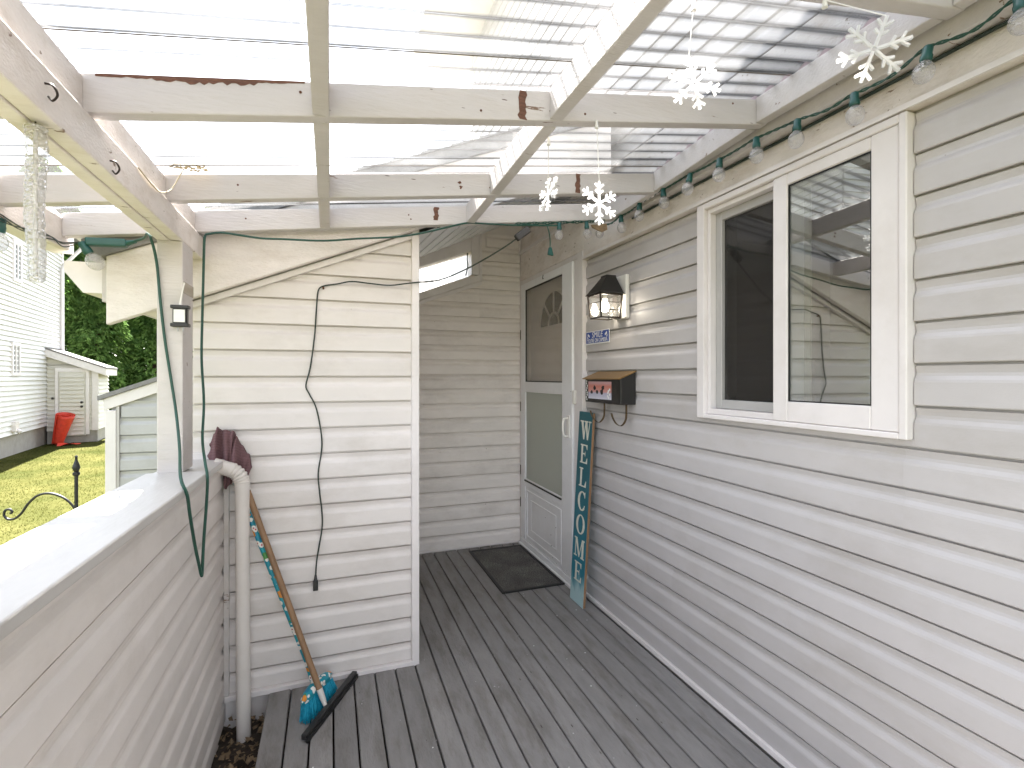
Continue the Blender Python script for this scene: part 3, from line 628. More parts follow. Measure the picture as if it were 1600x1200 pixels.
d = MB(); d.box(1.520, 1.524, 3.1405, 3.8415, .5625, 1.2745); d.build('pane', 'storm_glass', door)
d = MB(); d.box(1.500, 1.5055, 3.143, 3.840, .545, .556); d.build('gasket', 'rubber', door)
d = MB(); d.box(1.512, 1.5195, 3.1405, 3.8415, 1.3585, 1.3665)
for (y0, y1, z0, z1) in ((3.1405, 3.148, 1.3665, 2.111), (3.834, 3.8415, 1.3665, 2.111), (3.148, 3.834, 2.104, 2.111)): d.box(1.512, 1.5195, y0, y1, z0, z1)
d.build('gasket', 'rubber', door)
d = MB(); d.box(1.4985, 1.5055, 3.015, 3.055, .99, 1.14); d.tube(smoothpath([(1.502, 3.035, 1.00), (1.47, 3.035, 1.005), (1.462, 3.035, 1.06), (1.47, 3.035, 1.115), (1.502, 3.035, 1.12)]), .007, 8); d.build('handle', 'white_plastic', door, smooth=True)
d = MB(); d.box(1.498, 1.5195, 2.945, 2.975, 1.22, 1.31); d.build('latch', 'white_plastic', door, bevel=.004)
for z in (.35, .62, 1.15, 1.75): d = MB(); d.tube([(1.506, 3.937, z-.04), (1.506, 3.937, z+.04)], .005, 8); d.build('hinge', 'bronze', door, smooth=True)
d = MB(); d.tube(smoothpath([(1.504, 3.46, 2.165), (1.500, 3.46, 2.145), (1.503, 3.467, 2.135), (1.503, 3.452, 2.137)]), .0022, 6); d.build('hook', 'bronze', door)
d = MB(); d.box(1.50, 1.586, 2.926, 3.936, -.003, .058); d.box(1.485, 1.50, 2.926, 3.936, -.003, .02); d.build('threshold', 'door_white', house, bevel=.004)
# inner front door with a fan light
d = MB(); d.box(1.588, 1.63, 2.985, 3.93, .03, 2.165); fd = d.build('front_door', 'door_white', house)
d = MB(); d.box(1.556, 1.587, 2.985, 3.01, .06, 2.165); d.box(1.556, 1.587, 3.905, 3.93, .06, 2.165); d.build('door_jamb', 'trim', house)
cy_, cz_, ro, ri = 3.44, 1.79, .285, .250
arc = [(cy_+ro*math.cos(a), cz_+ro*math.sin(a)) for a in [math.pi*i/20 for i in range(21)]]
arci = [(cy_+ri*math.cos(a), cz_+ri*math.sin(a)) for a in [math.pi*i/20 for i in range(21)]]
fx = lambda a, c, dd: (dd, a, c)
d = MB()
for i in range(20): d.prism([arc[i], arc[i+1], arci[i+1], arci[i]], fx, 1.576, 1.5875)
d.prism([(cy_-ro, cz_-.03), (cy_+ro, cz_-.03), (cy_+ro, cz_), (cy_-ro, cz_)], fx, 1.576, 1.5875)
for a in (45, 90, 135):
    c, s_ = math.cos(R(a)), math.sin(R(a)); d.bar((1.582, cy_+.09*c, cz_+.09*s_), (1.582, cy_+ri*c, cz_+ri*s_), .016, .010, (1, 0, 0))
for i in range(10):
    a0, a1 = math.pi*i/10, math.pi*(i+1)/10
    d.prism([(cy_+.1*math.cos(a0), cz_+.1*math.sin(a0)), (cy_+.1*math.cos(a1), cz_+.1*math.sin(a1)), (cy_+.085*math.cos(a1), cz_+.085*math.sin(a1)), (cy_+.085*math.cos(a0), cz_+.085*math.sin(a0))], fx, 1.577, 1.5872)
d.build('fan_light_frame', 'door_white', fd)
d = MB(); d.prism(arci, fx, 1.583, 1.5877); d.build('fan_light_pane', 'car_glass', fd)

# ================================================================ PORCH HALF WALL
hw = thing('porch_half_wall', (-.52, 1.0, -.3), 'low sided porch wall with glossy white cap on the lawn side', 'wall')
capz = lambda Y: 1.074 - .012*(Y-.85)
b = MB(); b.box(-.585, -.449, -.45, 2.486, -.3, 1.02); b.build('wall', 'vinyl', hw)
eP = .1140
for k in range(11):
    z0 = .927 - eP*k
    if z0 < -.25: break
    siding(hw, (-.449, -.45), (-.449, 2.484), (1, 0), z0, 'vinyl_lightened', e=eP, zt=.113 if k == 0 else None)
for k in range(12): siding(hw, (-.585, -.45), (-.585, 2.484), (-1, 0), .927-eP*k, 'vinyl', e=eP, zt=.098 if k == 0 else None)
def capbox(y0, y1, dz, x0, x1):
    q = MB(); z0, z1 = capz(y0)+dz, capz(y1)+dz
    q.hexa([(x0, y0, z0-.026), (x1, y0, z0-.026), (x1, y1, z1-.026), (x0, y1, z1-.026), (x0, y0, z0+.002), (x1, y0, z0), (x1, y1, z1), (x0, y1, z1+.002)])
    return q.build('cap_board', 'cap', hw, bevel=.004, seg=2)
capbox(-.45, 2.085, 0, -.607, -.410); capbox(2.088, 2.452, -.008, -.602, -.418)
b = MB(); b.box(-.600, -.425, 2.4535, 2.4695, 1.045, 1.075); b.build('cap_flashing', 'trim', hw)

# ================================================================ PORCH COVER
pc = thing('porch_cover', (-.535, 2.15, 1.05), 'white timber porch roof with clear corrugated sheets on post and double beam', 'porch roof')
b = MB(); zp = capz(2.15)
b.box(-.574, -.4945, 2.082, 2.222, zp-.002, 1.8845); b.build('post', 'paint', pc, bevel=.004, seg=2)
b = MB(); b.box(-.5345, -.494, -.45, 2.398, 1.885, 1.9745); b.build('beam', 'paint_cream', pc, bevel=.004, seg=2)
b = MB(); b.box(-.577, -.5365, -.45, 2.398, 1.883, 1.9745); b.build('beam', 'paint_cream', pc, bevel=.004, seg=2)
RY = [-.41, .18, .77, 1.36, 1.95, 2.335]
HR = .088
def zbb(X, Y): return zb(X, Y)
for y in RY:
    q = MB(); x0, x1 = -.944, 1.455; y1 = y+.040
    za, ze = zb(x0, y), zb(x1, y)
    q.hexa([(x0, y, za), (x1, y, ze), (x1, y1, ze), (x0, y1, za), (x0, y, za+HR), (x1, y, ze+HR), (x1, y1, ze+HR), (x0, y1, za+HR)])
    q.build('rafter', 'paint', pc, bevel=.003, seg=2)
def block(xa, xb_, y0, y1, name='blocking', dz=0.0, h=HR, mat='paint'):
    q = MB(); zs = lambda X, Y: zb(X, Y)+dz
    xm = (xa+xb_)/2
    q.hexa([(xa, y0, zs(xm, y0)), (xb_, y0, zs(xm, y0)), (xb_, y1, zs(xm, y1)), (xa, y1, zs(xm, y1)),
            (xa, y0, zs(xm, y0)+h), (xb_, y0, zs(xm, y0)+h), (xb_, y1, zs(xm, y1)+h), (xa, y1, zs(xm, y1)+h)])
    return q.build(name, mat, pc, bevel=.003, seg=2)
for i in range(len(RY)-1):
    y0, y1 = RY[i]+.0405, RY[i+1]-.0005
    block(-.042, -.002, y0, y1, dz=.001); block(.612, .652, y0, y1, dz=.001); block(1.402, 1.442, y0, y1, dz=.001)
    q = MB(); q.box(-.530, -.512, y0, y1, 1.975, 2.062); q.build('blocking', 'paint_cream', pc, bevel=.002)
b = MB(); b.box(1.462, 1.5155, -.45, 2.336, 2.248, 2.345); b.build('ledger', 'paint', pc, bevel=.003)
b = MB(); b.box(-.972, -.9445, -.45, 2.40, 1.886, 1.998); b.build('fascia', 'paint_cream', pc, bevel=.003)
gp = [(-.9725, 1.893), (-1.040, 1.893), (-1.095, 1.955), (-1.095, 1.992), (-1.088, 1.992), (-1.088, 1.958), (-1.037, 1.899), (-.9785, 1.899), (-.9785, 1.992), (-.9725, 1.992)]
b = MB(); b.prism(gp, fr, -.45, 2.498); b.prism([(-.9725, 1.893), (-1.040, 1.893), (-1.095, 1.955), (-1.095, 1.992), (-.9725, 1.992)], fr, 2.499, 2.503); b.build('gutter', 'trim', pc)
# clear corrugated sheets (waves run across the porch)
PITCH = .068; AMP = .0085
def sheet(y0, y1, dz):
    q = MB(); m = max(8, int((y1-y0)/PITCH*10)); nx = 16
    for j in range(m+1):
        y = y0+(y1-y0)*j/m
        for i in range(nx+1):
            x = -1.015+(1.452+1.015)*i/nx
            q.v.append((x, y, zb(x, y)+HR+.0105+dz+AMP*math.sin(2*math.pi*(y)/PITCH)))
    for j in range(m):
        for i in range(nx): q.f.append((j*(nx+1)+i, j*(nx+1)+i+1, (j+1)*(nx+1)+i+1, (j+1)*(nx+1)+i))
    return q.build('corrugated_sheet', 'poly', pc, smooth=True)
ye = [-.45, -.08, .57, 1.22, 1.88, 2.374]
for i in range(len(ye)-1): sheet(ye[i]-(.05 if i else 0), ye[i+1], .0018 if i % 2 else 0.0)
for y in (1.22, 1.88):       # grimy edge where two sheets overlap
    q = MB(); q.tube([(x, y, zb(x, y)+HR+.0075+AMP*math.sin(2*math.pi*y/PITCH)) for x in [-1.0+.1*i for i in range(25)]], .0016, 6); q.build('sheet_edge_grime', 'grime', pc)
q = MB(); m = 420; vs = []
for j in range(m+1):
    y = -.44+(2.37+.44)*j/m; z = zb(1.42, y)+HR
    for x in (1.408, 1.436): vs += [(x, y, z+.0012), (x, y, z+.0088+AMP*math.sin(2*math.pi*y/PITCH))]
fs = []
for j in range(m):
    o = j*4; fs += [(o, o+4, o+5, o+1), (o+2, o+3, o+7, o+6), (o+1, o+5, o+7, o+3), (o, o+2, o+6, o+4)]
q.add(vs, fs); q.build('foam_closure', 'closure', pc)
# bare-wood scars and rust on the timbers
def patch(y, pts, mat='bare', name='paint_scar', off=.0012):
    q = MB(); q.prism(pts, lambda a, c, dd: (a, dd, c), y-off, y+.001); return q.build(name, mat, pc)
def scar(X, y, wd, zr0=0.03, zr1=.97, seed=1):
    rr = random.Random(seed); n = 9; L_, R_ = [], []
    for i in range(n):
        z = zb(X, y)+HR*(zr0+(zr1-zr0)*i/(n-1)); L_.append((X-wd/2+rr.uniform(-.004, .004), z)); R_.append((X+wd/2+rr.uniform(-.004, .004), z))
    patch(y, L_+R_[::-1])
scar(.525, 1.36, .023, seed=2); scar(1.012, 1.95, .022, seed=3); scar(.468, 2.335, .022, .25, .95, seed=4)
rr = random.Random(5); top = []; bot = []
for i in range(46):
    X = -.49 + .43*i/45; top.append((X, zb(X, 1.36)+HR-.001))
    bot.append((X, zb(X, 1.36)+HR-.004-(.014 if 11 < i < 34 else .007)*(0.5+rr.random()*.7)*(1-abs(i-22)/40)))
patch(1.36, top+bot[::-1])
for (X, dz) in ((.487, .052), (.490, .033)):
    y = 1.95
    pts = [(X+rr.uniform(.003, .011)*math.cos(a*.52), zb(X, y)+dz+rr.uniform(.003, .008)*math.sin(a*.52)) for a in range(12)]
    patch(y, pts, 'rust', 'rust_stain')
# nail heads
for (X, y, dz) in ((.615, 1.36, .028), (-.07, 1.36, .06), (.40, 1.36, .025), (.73, 1.36, .022), (.612, 1.95, .03), (.34, 2.335, .05), (.35, 2.335, .03), (1.30, 1.36, .07), (-.3, 1.95, .05), (-.33, 2.335, .05)):
    q = MB(); z = zb(X, y)+dz; q.prism([(X+.0035*math.cos(a*.785), z+.0035*math.sin(a*.785)) for a in range(8)], lambda a, c, dd: (a, dd, c), y-.0014, y+.001); q.build('nail_head', 'rust', pc)
for (y, z) in ((1.16, 1.93), (1.45, 1.905)):
    q = MB(); q.tube(smoothpath([(-.494, y, z+.01), (-.482, y, z+.008), (-.475, y, z-.008), (-.482, y, z-.02), (-.490, y+.004, z-.012)]), .0022, 6); q.build('cup_hook', 'bronze', pc, smooth=True)

# ================================================================ THINGS ON THE HOUSE WALL
# ---- wall lantern
def lantern():
    cx, cyy, z0 = 1.425, 2.425, 1.722
    t = thing('wall_lantern', (XW-.02, cyy, z0), 'black metal wall lantern with lit bulb beside the storm door', 'lamp')
    hw_, hb = .074, .056                        # half widths: cage top, cage bottom
    zt = 1.846; zh = 1.948
    def ring(h, z): return [Vector((cx-h, cyy-h, z)), Vector((cx+h, cyy-h, z)), Vector((cx+h, cyy+h, z)), Vector((cx-h, cyy+h, z))]
    A, B = ring(hb, z0), ring(hw_*.92, zt)
    q = MB()
    for i in range(4):
        q.bar(A[i], B[i], .007, .007); q.bar(A[i], A[(i+1) % 4], .008, .007); q.bar(B[i], B[(i+1) % 4], .008, .007)
        for f in (.33, .66):
            q.bar(A[i].lerp(B[i], f), A[(i+1) % 4].lerp(B[(i+1) % 4], f), .0035, .0035)
    q.build('cage', 'bronze', t)
    q = MB(); P0, P1, P2 = ring(hw_*1.12, zt+.004), ring(hw_*1.0, zt+.012), [p+Vector((.022, 0, 0)) for p in ring(hw_*.42, zh)]
    vs = P0+P1+P2+[p+Vector((.022, 0, .010)) for p in ring(hw_*.42, zh)]
    fs = [(3, 2, 1, 0)]
    for k in range(3):
        for i in range(4): fs.append((k*4+i, k*4+(i+1) % 4, (k+1)*4+(i+1) % 4, (k+1)*4+i))
    fs.append((12, 13, 14, 15)); q.add(vs, fs); q.build('hood', 'black_metal', t, bevel=.002)
    for i in range(4):
        q = MB(); n = ((A[i]+A[(i+1) % 4])/2-Vector((cx, cyy, z0))).normalized()*(-.005)
        q.add([A[i]+n, A[(i+1) % 4]+n, B[(i+1) % 4]+n, B[i]+n], [(0, 1, 2, 3)]); q.build('pane', 'lamp_glass', t)
    q = MB(); q.lathe([(.004, -.012), (.016, -.006), (.022, .012), (.021, .028), (.012, .05), (.010, .06)], 12, (cx, cyy, 1.768)); q.build('bulb', 'bulb_lit', t, smooth=True)
    q = MB(); q.lathe([(.011, 0), (.011, .03)], 10, (cx, cyy, 1.828)); q.build('bulb_socket', 'white_plastic', t)
    q = MB(); q.box(1.512, 1.537, cyy-.075, cyy+.045, 1.72, 1.96); q.build('back_plate', 'white_plastic', t, bevel=.005)
    q = MB(); q.bar((1.513, cyy, 1.80), (cx+.06, cyy, 1.80), .05, .16); q.build('arm', 'bronze', t, bevel=.003)
lantern()

# ---- blue notice plate
def text_mesh(body, size, shear=0.0, extrude=0.0004):
    c = bpy.data.curves.new('txt', 'FONT'); c.body = body; c.size = size; c.shear = shear; c.align_x = 'CENTER'; c.align_y = 'CENTER'; c.extrude = extrude; c.offset = 0.0
    o = bpy.data.objects.new('txt', c); COL.objects.link(o)
    dg = bpy.context.evaluated_depsgraph_get(); me = bpy.data.meshes.new_from_object(o.evaluated_get(dg))
    bpy.data.objects.remove(o); bpy.data.curves.remove(c); return me
def notice():
    t = thing('notice_plate', (1.53, 2.69, 1.60), 'small blue and white SMILE camera notice below the lantern', 'sign')
    y0, y1, z0, z1 = 2.555, 2.838, 1.600, 1.681
    x = 1.5305
    q = MB(); q.box(x, x+.003, y0, y1, z0, z1); q.build('plate', 'sign_white', t, bevel=.001)
    q = MB(); q.box(x-.0006, x, y0+.004, y1-.004, z0+.008, z1-.004); q.build('blue_field', 'blue', t)
    M4 = Matrix(((0, 0, -1, 0), (-1, 0, 0, 0), (0, 1, 0, 0), (0, 0, 0, 1)))     # text faces the porch
    for body, sz_, yy, zz, sh, sx in (('SMILE', .050, 2.695, 1.656, .15, 1.05), ("YOU'RE ON CAMERA", .034, 2.697, 1.622, 0.0, .76)):
        me = text_mesh(body, sz_, sh)
        o = bpy.data.objects.new('lettering', me); COL.objects.link(o); me.materials.append(M['sign_white'])
        o.parent = t; o.matrix_local = Matrix.Translation(Vector((x-.0012, yy, zz))-t.location) @ M4 @ Matrix.Scale(sx, 4, (1, 0, 0))
    for yy, sg in ((2.80, 1), (2.592, -1)):
        q = MB(); f2 = lambda a, c, dd: (dd, yy+a*sg, 1.655+c)
        q.prism([(-.014, -.001), (.010, .014), (.014, .002), (-.008, -.011)], f2, x-.0014, x-.0006)
        q.prism([(.006, -.018), (.016, -.018), (.016, -.002), (.011, -.004), (.011, -.012), (.006, -.012)], f2, x-.0016, x-.0008)
        q.build('camera_symbol', 'sign_white', t)
notice()

# ---- mailbox
def mailbox():
    t = thing('mailbox', (1.535, 2.485, 1.25), 'black wall mailbox with brass lid, picture panel and two paper hooks', 'mailbox')
    y0, y1 = 2.292, 2.682
    fq = lambda a, c, dd: (a, dd, c)
    q = MB(); q.prism([(1.442, 1.250), (1.536, 1.250), (1.536, 1.424), (1.442, 1.388)], fq, y0, y1); q.build('body', 'black_metal', t, bevel=.003, seg=2)
    q = MB(); q.prism([(1.428, 1.384), (1.537, 1.427), (1.537, 1.432), (1.426, 1.390)], fq, y0-.006, y1+.010); q.build('lid', 'brass', t, bevel=.001)
    q = MB(); q.box(1.4395, 1.4418, 2.385, 2.640, 1.272, 1.372); q.build('picture_panel', 'picture', t)
    q = MB()
    for (yy, zz, r) in ((2.565, 1.335, .014), (2.47, 1.338, .015), (2.60, 1.31, .012), (2.485, 1.312, .017), (2.535, 1.312, .013)):
        q.prism([(yy+r*math.cos(a)*random.uniform(.7, 1.25), zz+r*math.sin(a)*random.uniform(.7, 1.2)) for a in [i*.628 for i in range(10)]], lambda a, c, dd: (dd, a, c), 1.4388-.0002*r*100, 1.4394)
    q.build('printed_figures', 'black_plastic', t)
    q = MB()
    for i in range(9):
        zz = 1.265+.0135*i; q.lathe([(.001, -.0004), (.007, 0), (.001, .0004)], 7, (1.4413, 2.662+.006*math.sin(i*1.9), zz), Matrix.Rotation(R(90), 3, 'Y'))
    for i in range(6): q.lathe([(.001, -.0004), (.008, 0), (.001, .0004)], 7, (1.4392, 2.410+.012*math.sin(i*2.3), 1.283+.009*i), Matrix.Rotation(R(90), 3, 'Y'))
    q.build('scroll_ornament', 'sign_white', t)
    for yy in (2.560, 2.330):
        pth = smoothpath([(1.500, yy, 1.251), (1.500, yy, 1.205), (1.495, yy, 1.165), (1.470, yy, 1.137), (1.440, yy, 1.148), (1.418, yy, 1.180), (1.410, yy, 1.205)], 6)
        q = MB(); n = len(pth); vs = []
        for p in pth: vs += [(p.x, p.y-.009, p.z), (p.x, p.y+.009, p.z)]
        for i, p in enumerate(pth):
            nn = (pth[min(i+1, n-1)]-pth[max(i-1, 0)]).normalized(); o = Vector((-nn.z, 0, nn.x))*.002
            vs += [(p.x+o.x, p.y-.009, p.z+o.z), (p.x+o.x, p.y+.009, p.z+o.z)]
        fs = []
        for i in range(n-1):
            a, c = 2*i, 2*n+2*i
            fs += [(a, a+1, a+3, a+2), (c, c+2, c+3, c+1), (a, a+2, c+2, c), (a+1, c+1, c+3, a+3)]
        q.add(vs, fs); q.build('paper_hook', 'brass_dark', t, smooth=True)
mailbox()

# ---- leaning WELCOME board (letters cut as flat painted shapes)
def letters():
    def rect(x0, y0, x1, y1): return [(x0, y0), (x1, y0), (x1, y1), (x0, y1)]
    S = .07
    def serif(x, y, w=.34): return rect(x-w/2, y, x+w/2, y+S)
    def ell(rx, ry, a0, a1, cx=.5, cy=.5, th=.2, th2=.06, n=22):
        o, i_ = [], []
        for k in range(n+1):
            a = R(a0+(a1-a0)*k/n)
            o.append((cx+rx*math.cos(a), cy+ry*math.sin(a))); i_.append((cx+(rx-th)*math.cos(a), cy+(ry-th2)*math.sin(a)))
        return [[o[k], o[k+1], i_[k+1], i_[k]] for k in range(n)]
    E = [rect(.16, 0, .36, 1), rect(.06, 0, .90, S), rect(.06, 1-S, .86, 1), rect(.36, .47, .62, .54), [(.90, 0), (.90, .30), (.85, .30), (.72, S), (.72, 0)], [(.86, 1), (.86, .74), (.81, .74), (.70, 1-S), (.70, 1)], rect(.60, .38, .65, .63)]
    Lt = [rect(.18, 0, .38, 1), rect(.06, 0, .90, S), serif(.28, 1-S, .44), [(.90, 0), (.90, .34), (.85, .34), (.70, S), (.70, 0)]]
    C = ell(.46, .52, 48, 312, .54, .5, .22, .07) + [rect(.80, .70, .86, 1.0), [(.86, .30), (.80, .30), (.72, .10), (.80, .08)], [(.70, .90), (.82, .72), (.86, .72), (.86, .90)]]
    O = ell(.47, .52, 0, 360, .5, .5, .21, .06, 30)
    W = [[(.08, 1), (.28, 1), (.44, 0), (.34, 0)], [(.44, 0), (.34, 0), (.50, .98), (.56, .98)], [(.46, 1), (.66, 1), (.80, 0), (.70, 0)], [(.80, 0), (.70, 0), (.89, 1), (.95, 1)], serif(.17, 1-S, .34), serif(.56, 1-S, .34), serif(.92, 1-S, .26)]
    Mm = [rect(.12, 0, .18, 1), [(.08, 1), (.28, 1), (.56, .10), (.48, 0)], [(.48, 0), (.54, .06), (.82, 1), (.74, 1)], rect(.74, 0, .92, 1), serif(.15, 0, .28), serif(.83, 0, .34), rect(.02, 1-S, .22, 1), rect(.80, 1-S, .99, 1)]
    return {'W': W, 'E': E, 'L': Lt, 'C': C, 'O': O, 'M': Mm}
def welcome():
    t = thing('welcome_board', (1.43, 2.775, 0.0), 'teal wooden WELCOME board leaning on the wall by the door', 'sign')
    base = Vector((1.428, 0, .001)); top = Vector((1.497, 0, 1.180)); up = (top-base).normalized(); nrm = Vector((-up.z, 0, up.x))  # face normal towards the porch
    def W_(y, h, dd): p = base+up*h+nrm*dd; return (p.x, y, p.z)
    yl, yr, H = 2.862, 2.690, 1.181         # the left edge in view is the far one
    q = MB(); q.prism([(yr, 0), (yl, 0), (yl, H), (yr, H)], W_, -.016, 0.0); q.build('board', 'teal', t, bevel=.0012)
    q = MB(); q.prism([(yr-.0015, .002), (yr, .002), (yr, H-.002), (yr-.0015, H-.002)], W_, -.0165, -.0012); q.build('raw_edge', 'handle_wood', t)
    Lm = letters(); cw = .118; hh = .116
    for ch, fz in zip('WELCOME', (.904, .780, .657, .534, .411, .288, .165)):
        q = MB(); zc = H*fz; w_ = cw*(1.12 if ch in 'WM' else .92 if ch in 'EL' else 1.0)
        for k, poly in enumerate(Lm[ch]):
            pts = [((yl+yr)/2-.004 + w_/2 - a*w_, zc-hh/2+c*hh) for a, c in poly]
            q.prism(pts, W_, .0002, .0009+.00002*k)
        q.build('letter', 'letter', t)
welcome()

# ---- door mat
def doormat():
    t = thing('doormat', (1.26, 3.46, 0), 'dark grey ribbed-edge doormat in front of the storm door', 'doormat')
    q = MB(); nx, ny = 14, 24; x0, x1, y0, y1 = 1.062, 1.462, 3.072, 3.852
    for k, zz in enumerate((.0075, .003)):
        for j in range(ny+1):
            for i in range(nx+1):
                x = x0+(x1-x0)*i/nx; y = y0+(y1-y0)*j/ny
                q.v.append((x, y, zz+(.0015*noise.noise(Vector((x*6, y*6, 0))) if k == 0 else 0)))
    o = (nx+1)*(ny+1)
    for j in range(ny):
        for i in range(nx):
            a = j*(nx+1)+i; q.f += [(a, a+1, a+nx+2, a+nx+1), (o+a, o+a+nx+1, o+a+nx+2, o+a+1)]
    q.build('carpet', 'doormat', t, smooth=True)
    q = MB()
    for (xa, xb_, ya, yb) in ((1.038, 1.0625, 3.046, 3.878), (1.4615, 1.485, 3.046, 3.878), (1.0625, 1.4615, 3.046, 3.0725), (1.0625, 1.4615, 3.8515, 3.878)): q.box(xa, xb_, ya, yb, .0022, .0105)
    q.build('border', 'rubber', t, bevel=.003)
doormat()

# ================================================================ CORNER BY THE HALF WALL
def drainpipe():
    t = thing('drainpipe', (-.345, 2.385, -.13), 'cream plastic drainpipe with pleated elbow in the porch corner', 'pipe')
    q = MB(); q.tube([(-.343, 2.375, -.15), (-.348, 2.385, .45), (-.351, 2.392, .925)], .0275, 20); q.build('pipe', 'pipe', t, smooth=True)
    path = [Vector((-.351, 2.392, .918)), Vector((-.351, 2.392, .93))]
    c = Vector((-.351-.075, 2.392, .940)); n = 40
    for i in range(n+1):
        a = R(2+68*i/n); path.append(Vector((c.x+.075*math.cos(a), 2.392-.004*i/n, c.z+.075*math.sin(a))))
    dirn = (path[-1]-path[-2]).normalized(); path += [path[-1]+dirn*.02, path[-1]+dirn*.062]
    rad = []
    for i, p in enumerate(path):
        k = i-2; r = .0300
        if 3 < k < 36: r = .0300+.0016*(1 if (k//3) % 2 else -1)
        rad.append(r)
    q = MB(); q.tube(path, rad, 20, cap=False)
    inner = path[-1]-dirn*.03; q.tube([path[-1], path[-1]-dirn*.001, inner], [rad[-1], .027, .026], 20)
    q.build('elbow', 'pipe', t, smooth=True)
drainpipe()

def towel():
    q = MB(); nu, nv = 90, 40
    def lerp(tab, u):
        for (a, x), (b_, y) in zip(tab, tab[1:]):
            if a <= u <= b_: f = (u-a)/(b_-a); f = f*f*(3-2*f); return x+(y-x)*f
    TOP = [(0, 1.112), (.08, 1.160), (.22, 1.180), (.38, 1.172), (.48, 1.158), (.56, 1.172), (.68, 1.140), (.80, 1.102), (.90, 1.065), (1, 1.000)]
    BOT = [(0, 1.062), (.15, 1.020), (.28, .950), (.40, .922), (.52, .940), (.66, .985), (.80, .960), (.92, .925), (1, .915)]
    for j in range(nv+1):
        v = j/nv
        for i in range(nu+1):
            u = i/nu; zt_, zb_ = lerp(TOP, u), lerp(BOT, u)
            x = -.486+.160*u + .010*v*math.sin(u*5) + .006*math.sin(v*4+u*15)
            fold = .013*math.sin(u*24+v*2.2)+.007*math.sin(u*41+1+v*3.0)
            fold *= .5+.5*v
            y = 2.438-.024*math.sin(math.pi*u)*(.4+.6*v)-.022*math.exp(-((u-.57)/.05)**2)*(1-.4*v)+fold*1.3
            z = zt_+(zb_-zt_)*v - .006*math.sin(u*24)*(1-v)
            if v < .08: y += .018*(1-v/.08)
            q.v.append((x, min(y, 2.464), z))
    for j in range(nv):
        for i in range(nu): q.f.append((j*(nu+1)+i, j*(nu+1)+i+1, (j+1)*(nu+1)+i+1, (j+1)*(nu+1)+i))
    o = q.build('towel', 'towel', smooth=True)
    md = o.modifiers.new('thick', 'SOLIDIFY'); md.thickness = .004; md.offset = 0
    tag(o, 'mauve ribbed towel draped behind the drainpipe elbow', 'towel')
towel()

def brooms():
    # flowered angle broom
    t = thing('broom', (-.04, 2.28, .005), 'turquoise flower-patterned broom with blue bristles leaning in the corner', 'broom')
    hd = Vector((.505, .863, 0)).normalized(); c = Vector((-.052, 2.285, .078)); side = Vector((-hd.y, hd.x, 0))
    tilt = Vector((-.22, .10, 1)).normalized()
    q = MB(); prof = []
    n = 24; vs = []; fs = []
    L2, w2 = .112, .021
    for lay, (sc, dz) in enumerate(((.97, -.012), (1.0, -.004), (1.0, .006), (.88, .016), (.55, .022))):
        for k in range(n):
            a = 2*math.pi*k/n; ca, sa = math.cos(a), math.sin(a)
            ex = abs(ca)**.7*(1 if ca > 0 else -1)*L2*sc; ey = sa*w2*sc
            vs.append(c+hd*ex+side*ey+Vector((0, 0, dz+.012*(1-(ex/L2)**2)-ex*.05)))
    for l in range(4):
        for k in range(n): fs.append((l*n+k, l*n+(k+1) % n, (l+1)*n+(k+1) % n, (l+1)*n+k))
    fs += [tuple(range(n-1, -1, -1)), tuple(4*n+k for k in range(n))]
    q.add(vs, fs); q.build('head', 'floral', t, smooth=True)
    q = MB(); rr = random.Random(3)
    for i in range(30):
        for j in range(6):
            u = -1+2*(i+.5)/30; v = -1+2*(j+.5)/6
            if abs(u)**2.5+abs(v)**2.5 > 1.15: continue
            p = c+hd*(u*L2*.93)+side*(v*w2*.85)+Vector((0, 0, -.010+.012*(1-u*u)-u*L2*.05))
            for s_ in range(3):
                e = p+Vector((rr.uniform(-.006, .006), rr.uniform(-.006, .006), 0))+hd*(u*.016)-side*.012+side*(v*.010); e.z = rr.uniform(.002, .010)
                q.tube([p, p.lerp(e, .6)+Vector((rr.uniform(-.002, .002), rr.uniform(-.002, .002), 0)), e], [.0022, .0020, .0014], 4, cap=False)
    q.build('bristles', 'bristle', t)['kind'] = 'stuff'
    s0 = c+Vector((-.004, .004, .012)); e0 = Vector((-.384, 2.448, .945))
    d0 = (e0-s0).normalized()
    q = MB(); q.tube([s0, s0+d0*.05, s0+d0*.10], [.020, .016, .0125], 14); q.build('collar', 'floral', t, smooth=True)
    q = MB(); q.tube([s0+d0*.09, e0], .0115, 12); q.build('handle', 'floral', t, smooth=True)
    # wooden handled squeegee
    t = thing('floor_squeegee', (.0, 2.25, .005), 'black rubber floor squeegee with worn wooden handle next to the flowered broom', 'squeegee')
    a, b_ = Vector((-.095, 2.068, .022)), Vector((.108, 2.440, .022))
    q = MB(); q.bar(a, b_, .024, .022); q.build('head', 'black_plastic', t, bevel=.004, seg=2)
    q = MB(); q.bar(a+Vector((.012, -.006, -.012)), b_+Vector((.012, -.006, -.012)), .006, .018); q.build('blade', 'rubber', t)
    s1 = Vector((-.022, 2.232, .036)); e1 = Vector((-.362, 2.430, .985)); d1 = (e1-s1).normalized()
    q = MB(); q.tube([s1+d1*.06, e1], .0125, 14); q.build('handle', 'handle_wood', t, smooth=True)
    q = MB(); q.tube([s1-d1*.008, s1+d1*.03, s1+d1*.065], [.008, .0115, .0128], 14); q.build('handle_tip', 'pipe', t, smooth=True)
brooms()

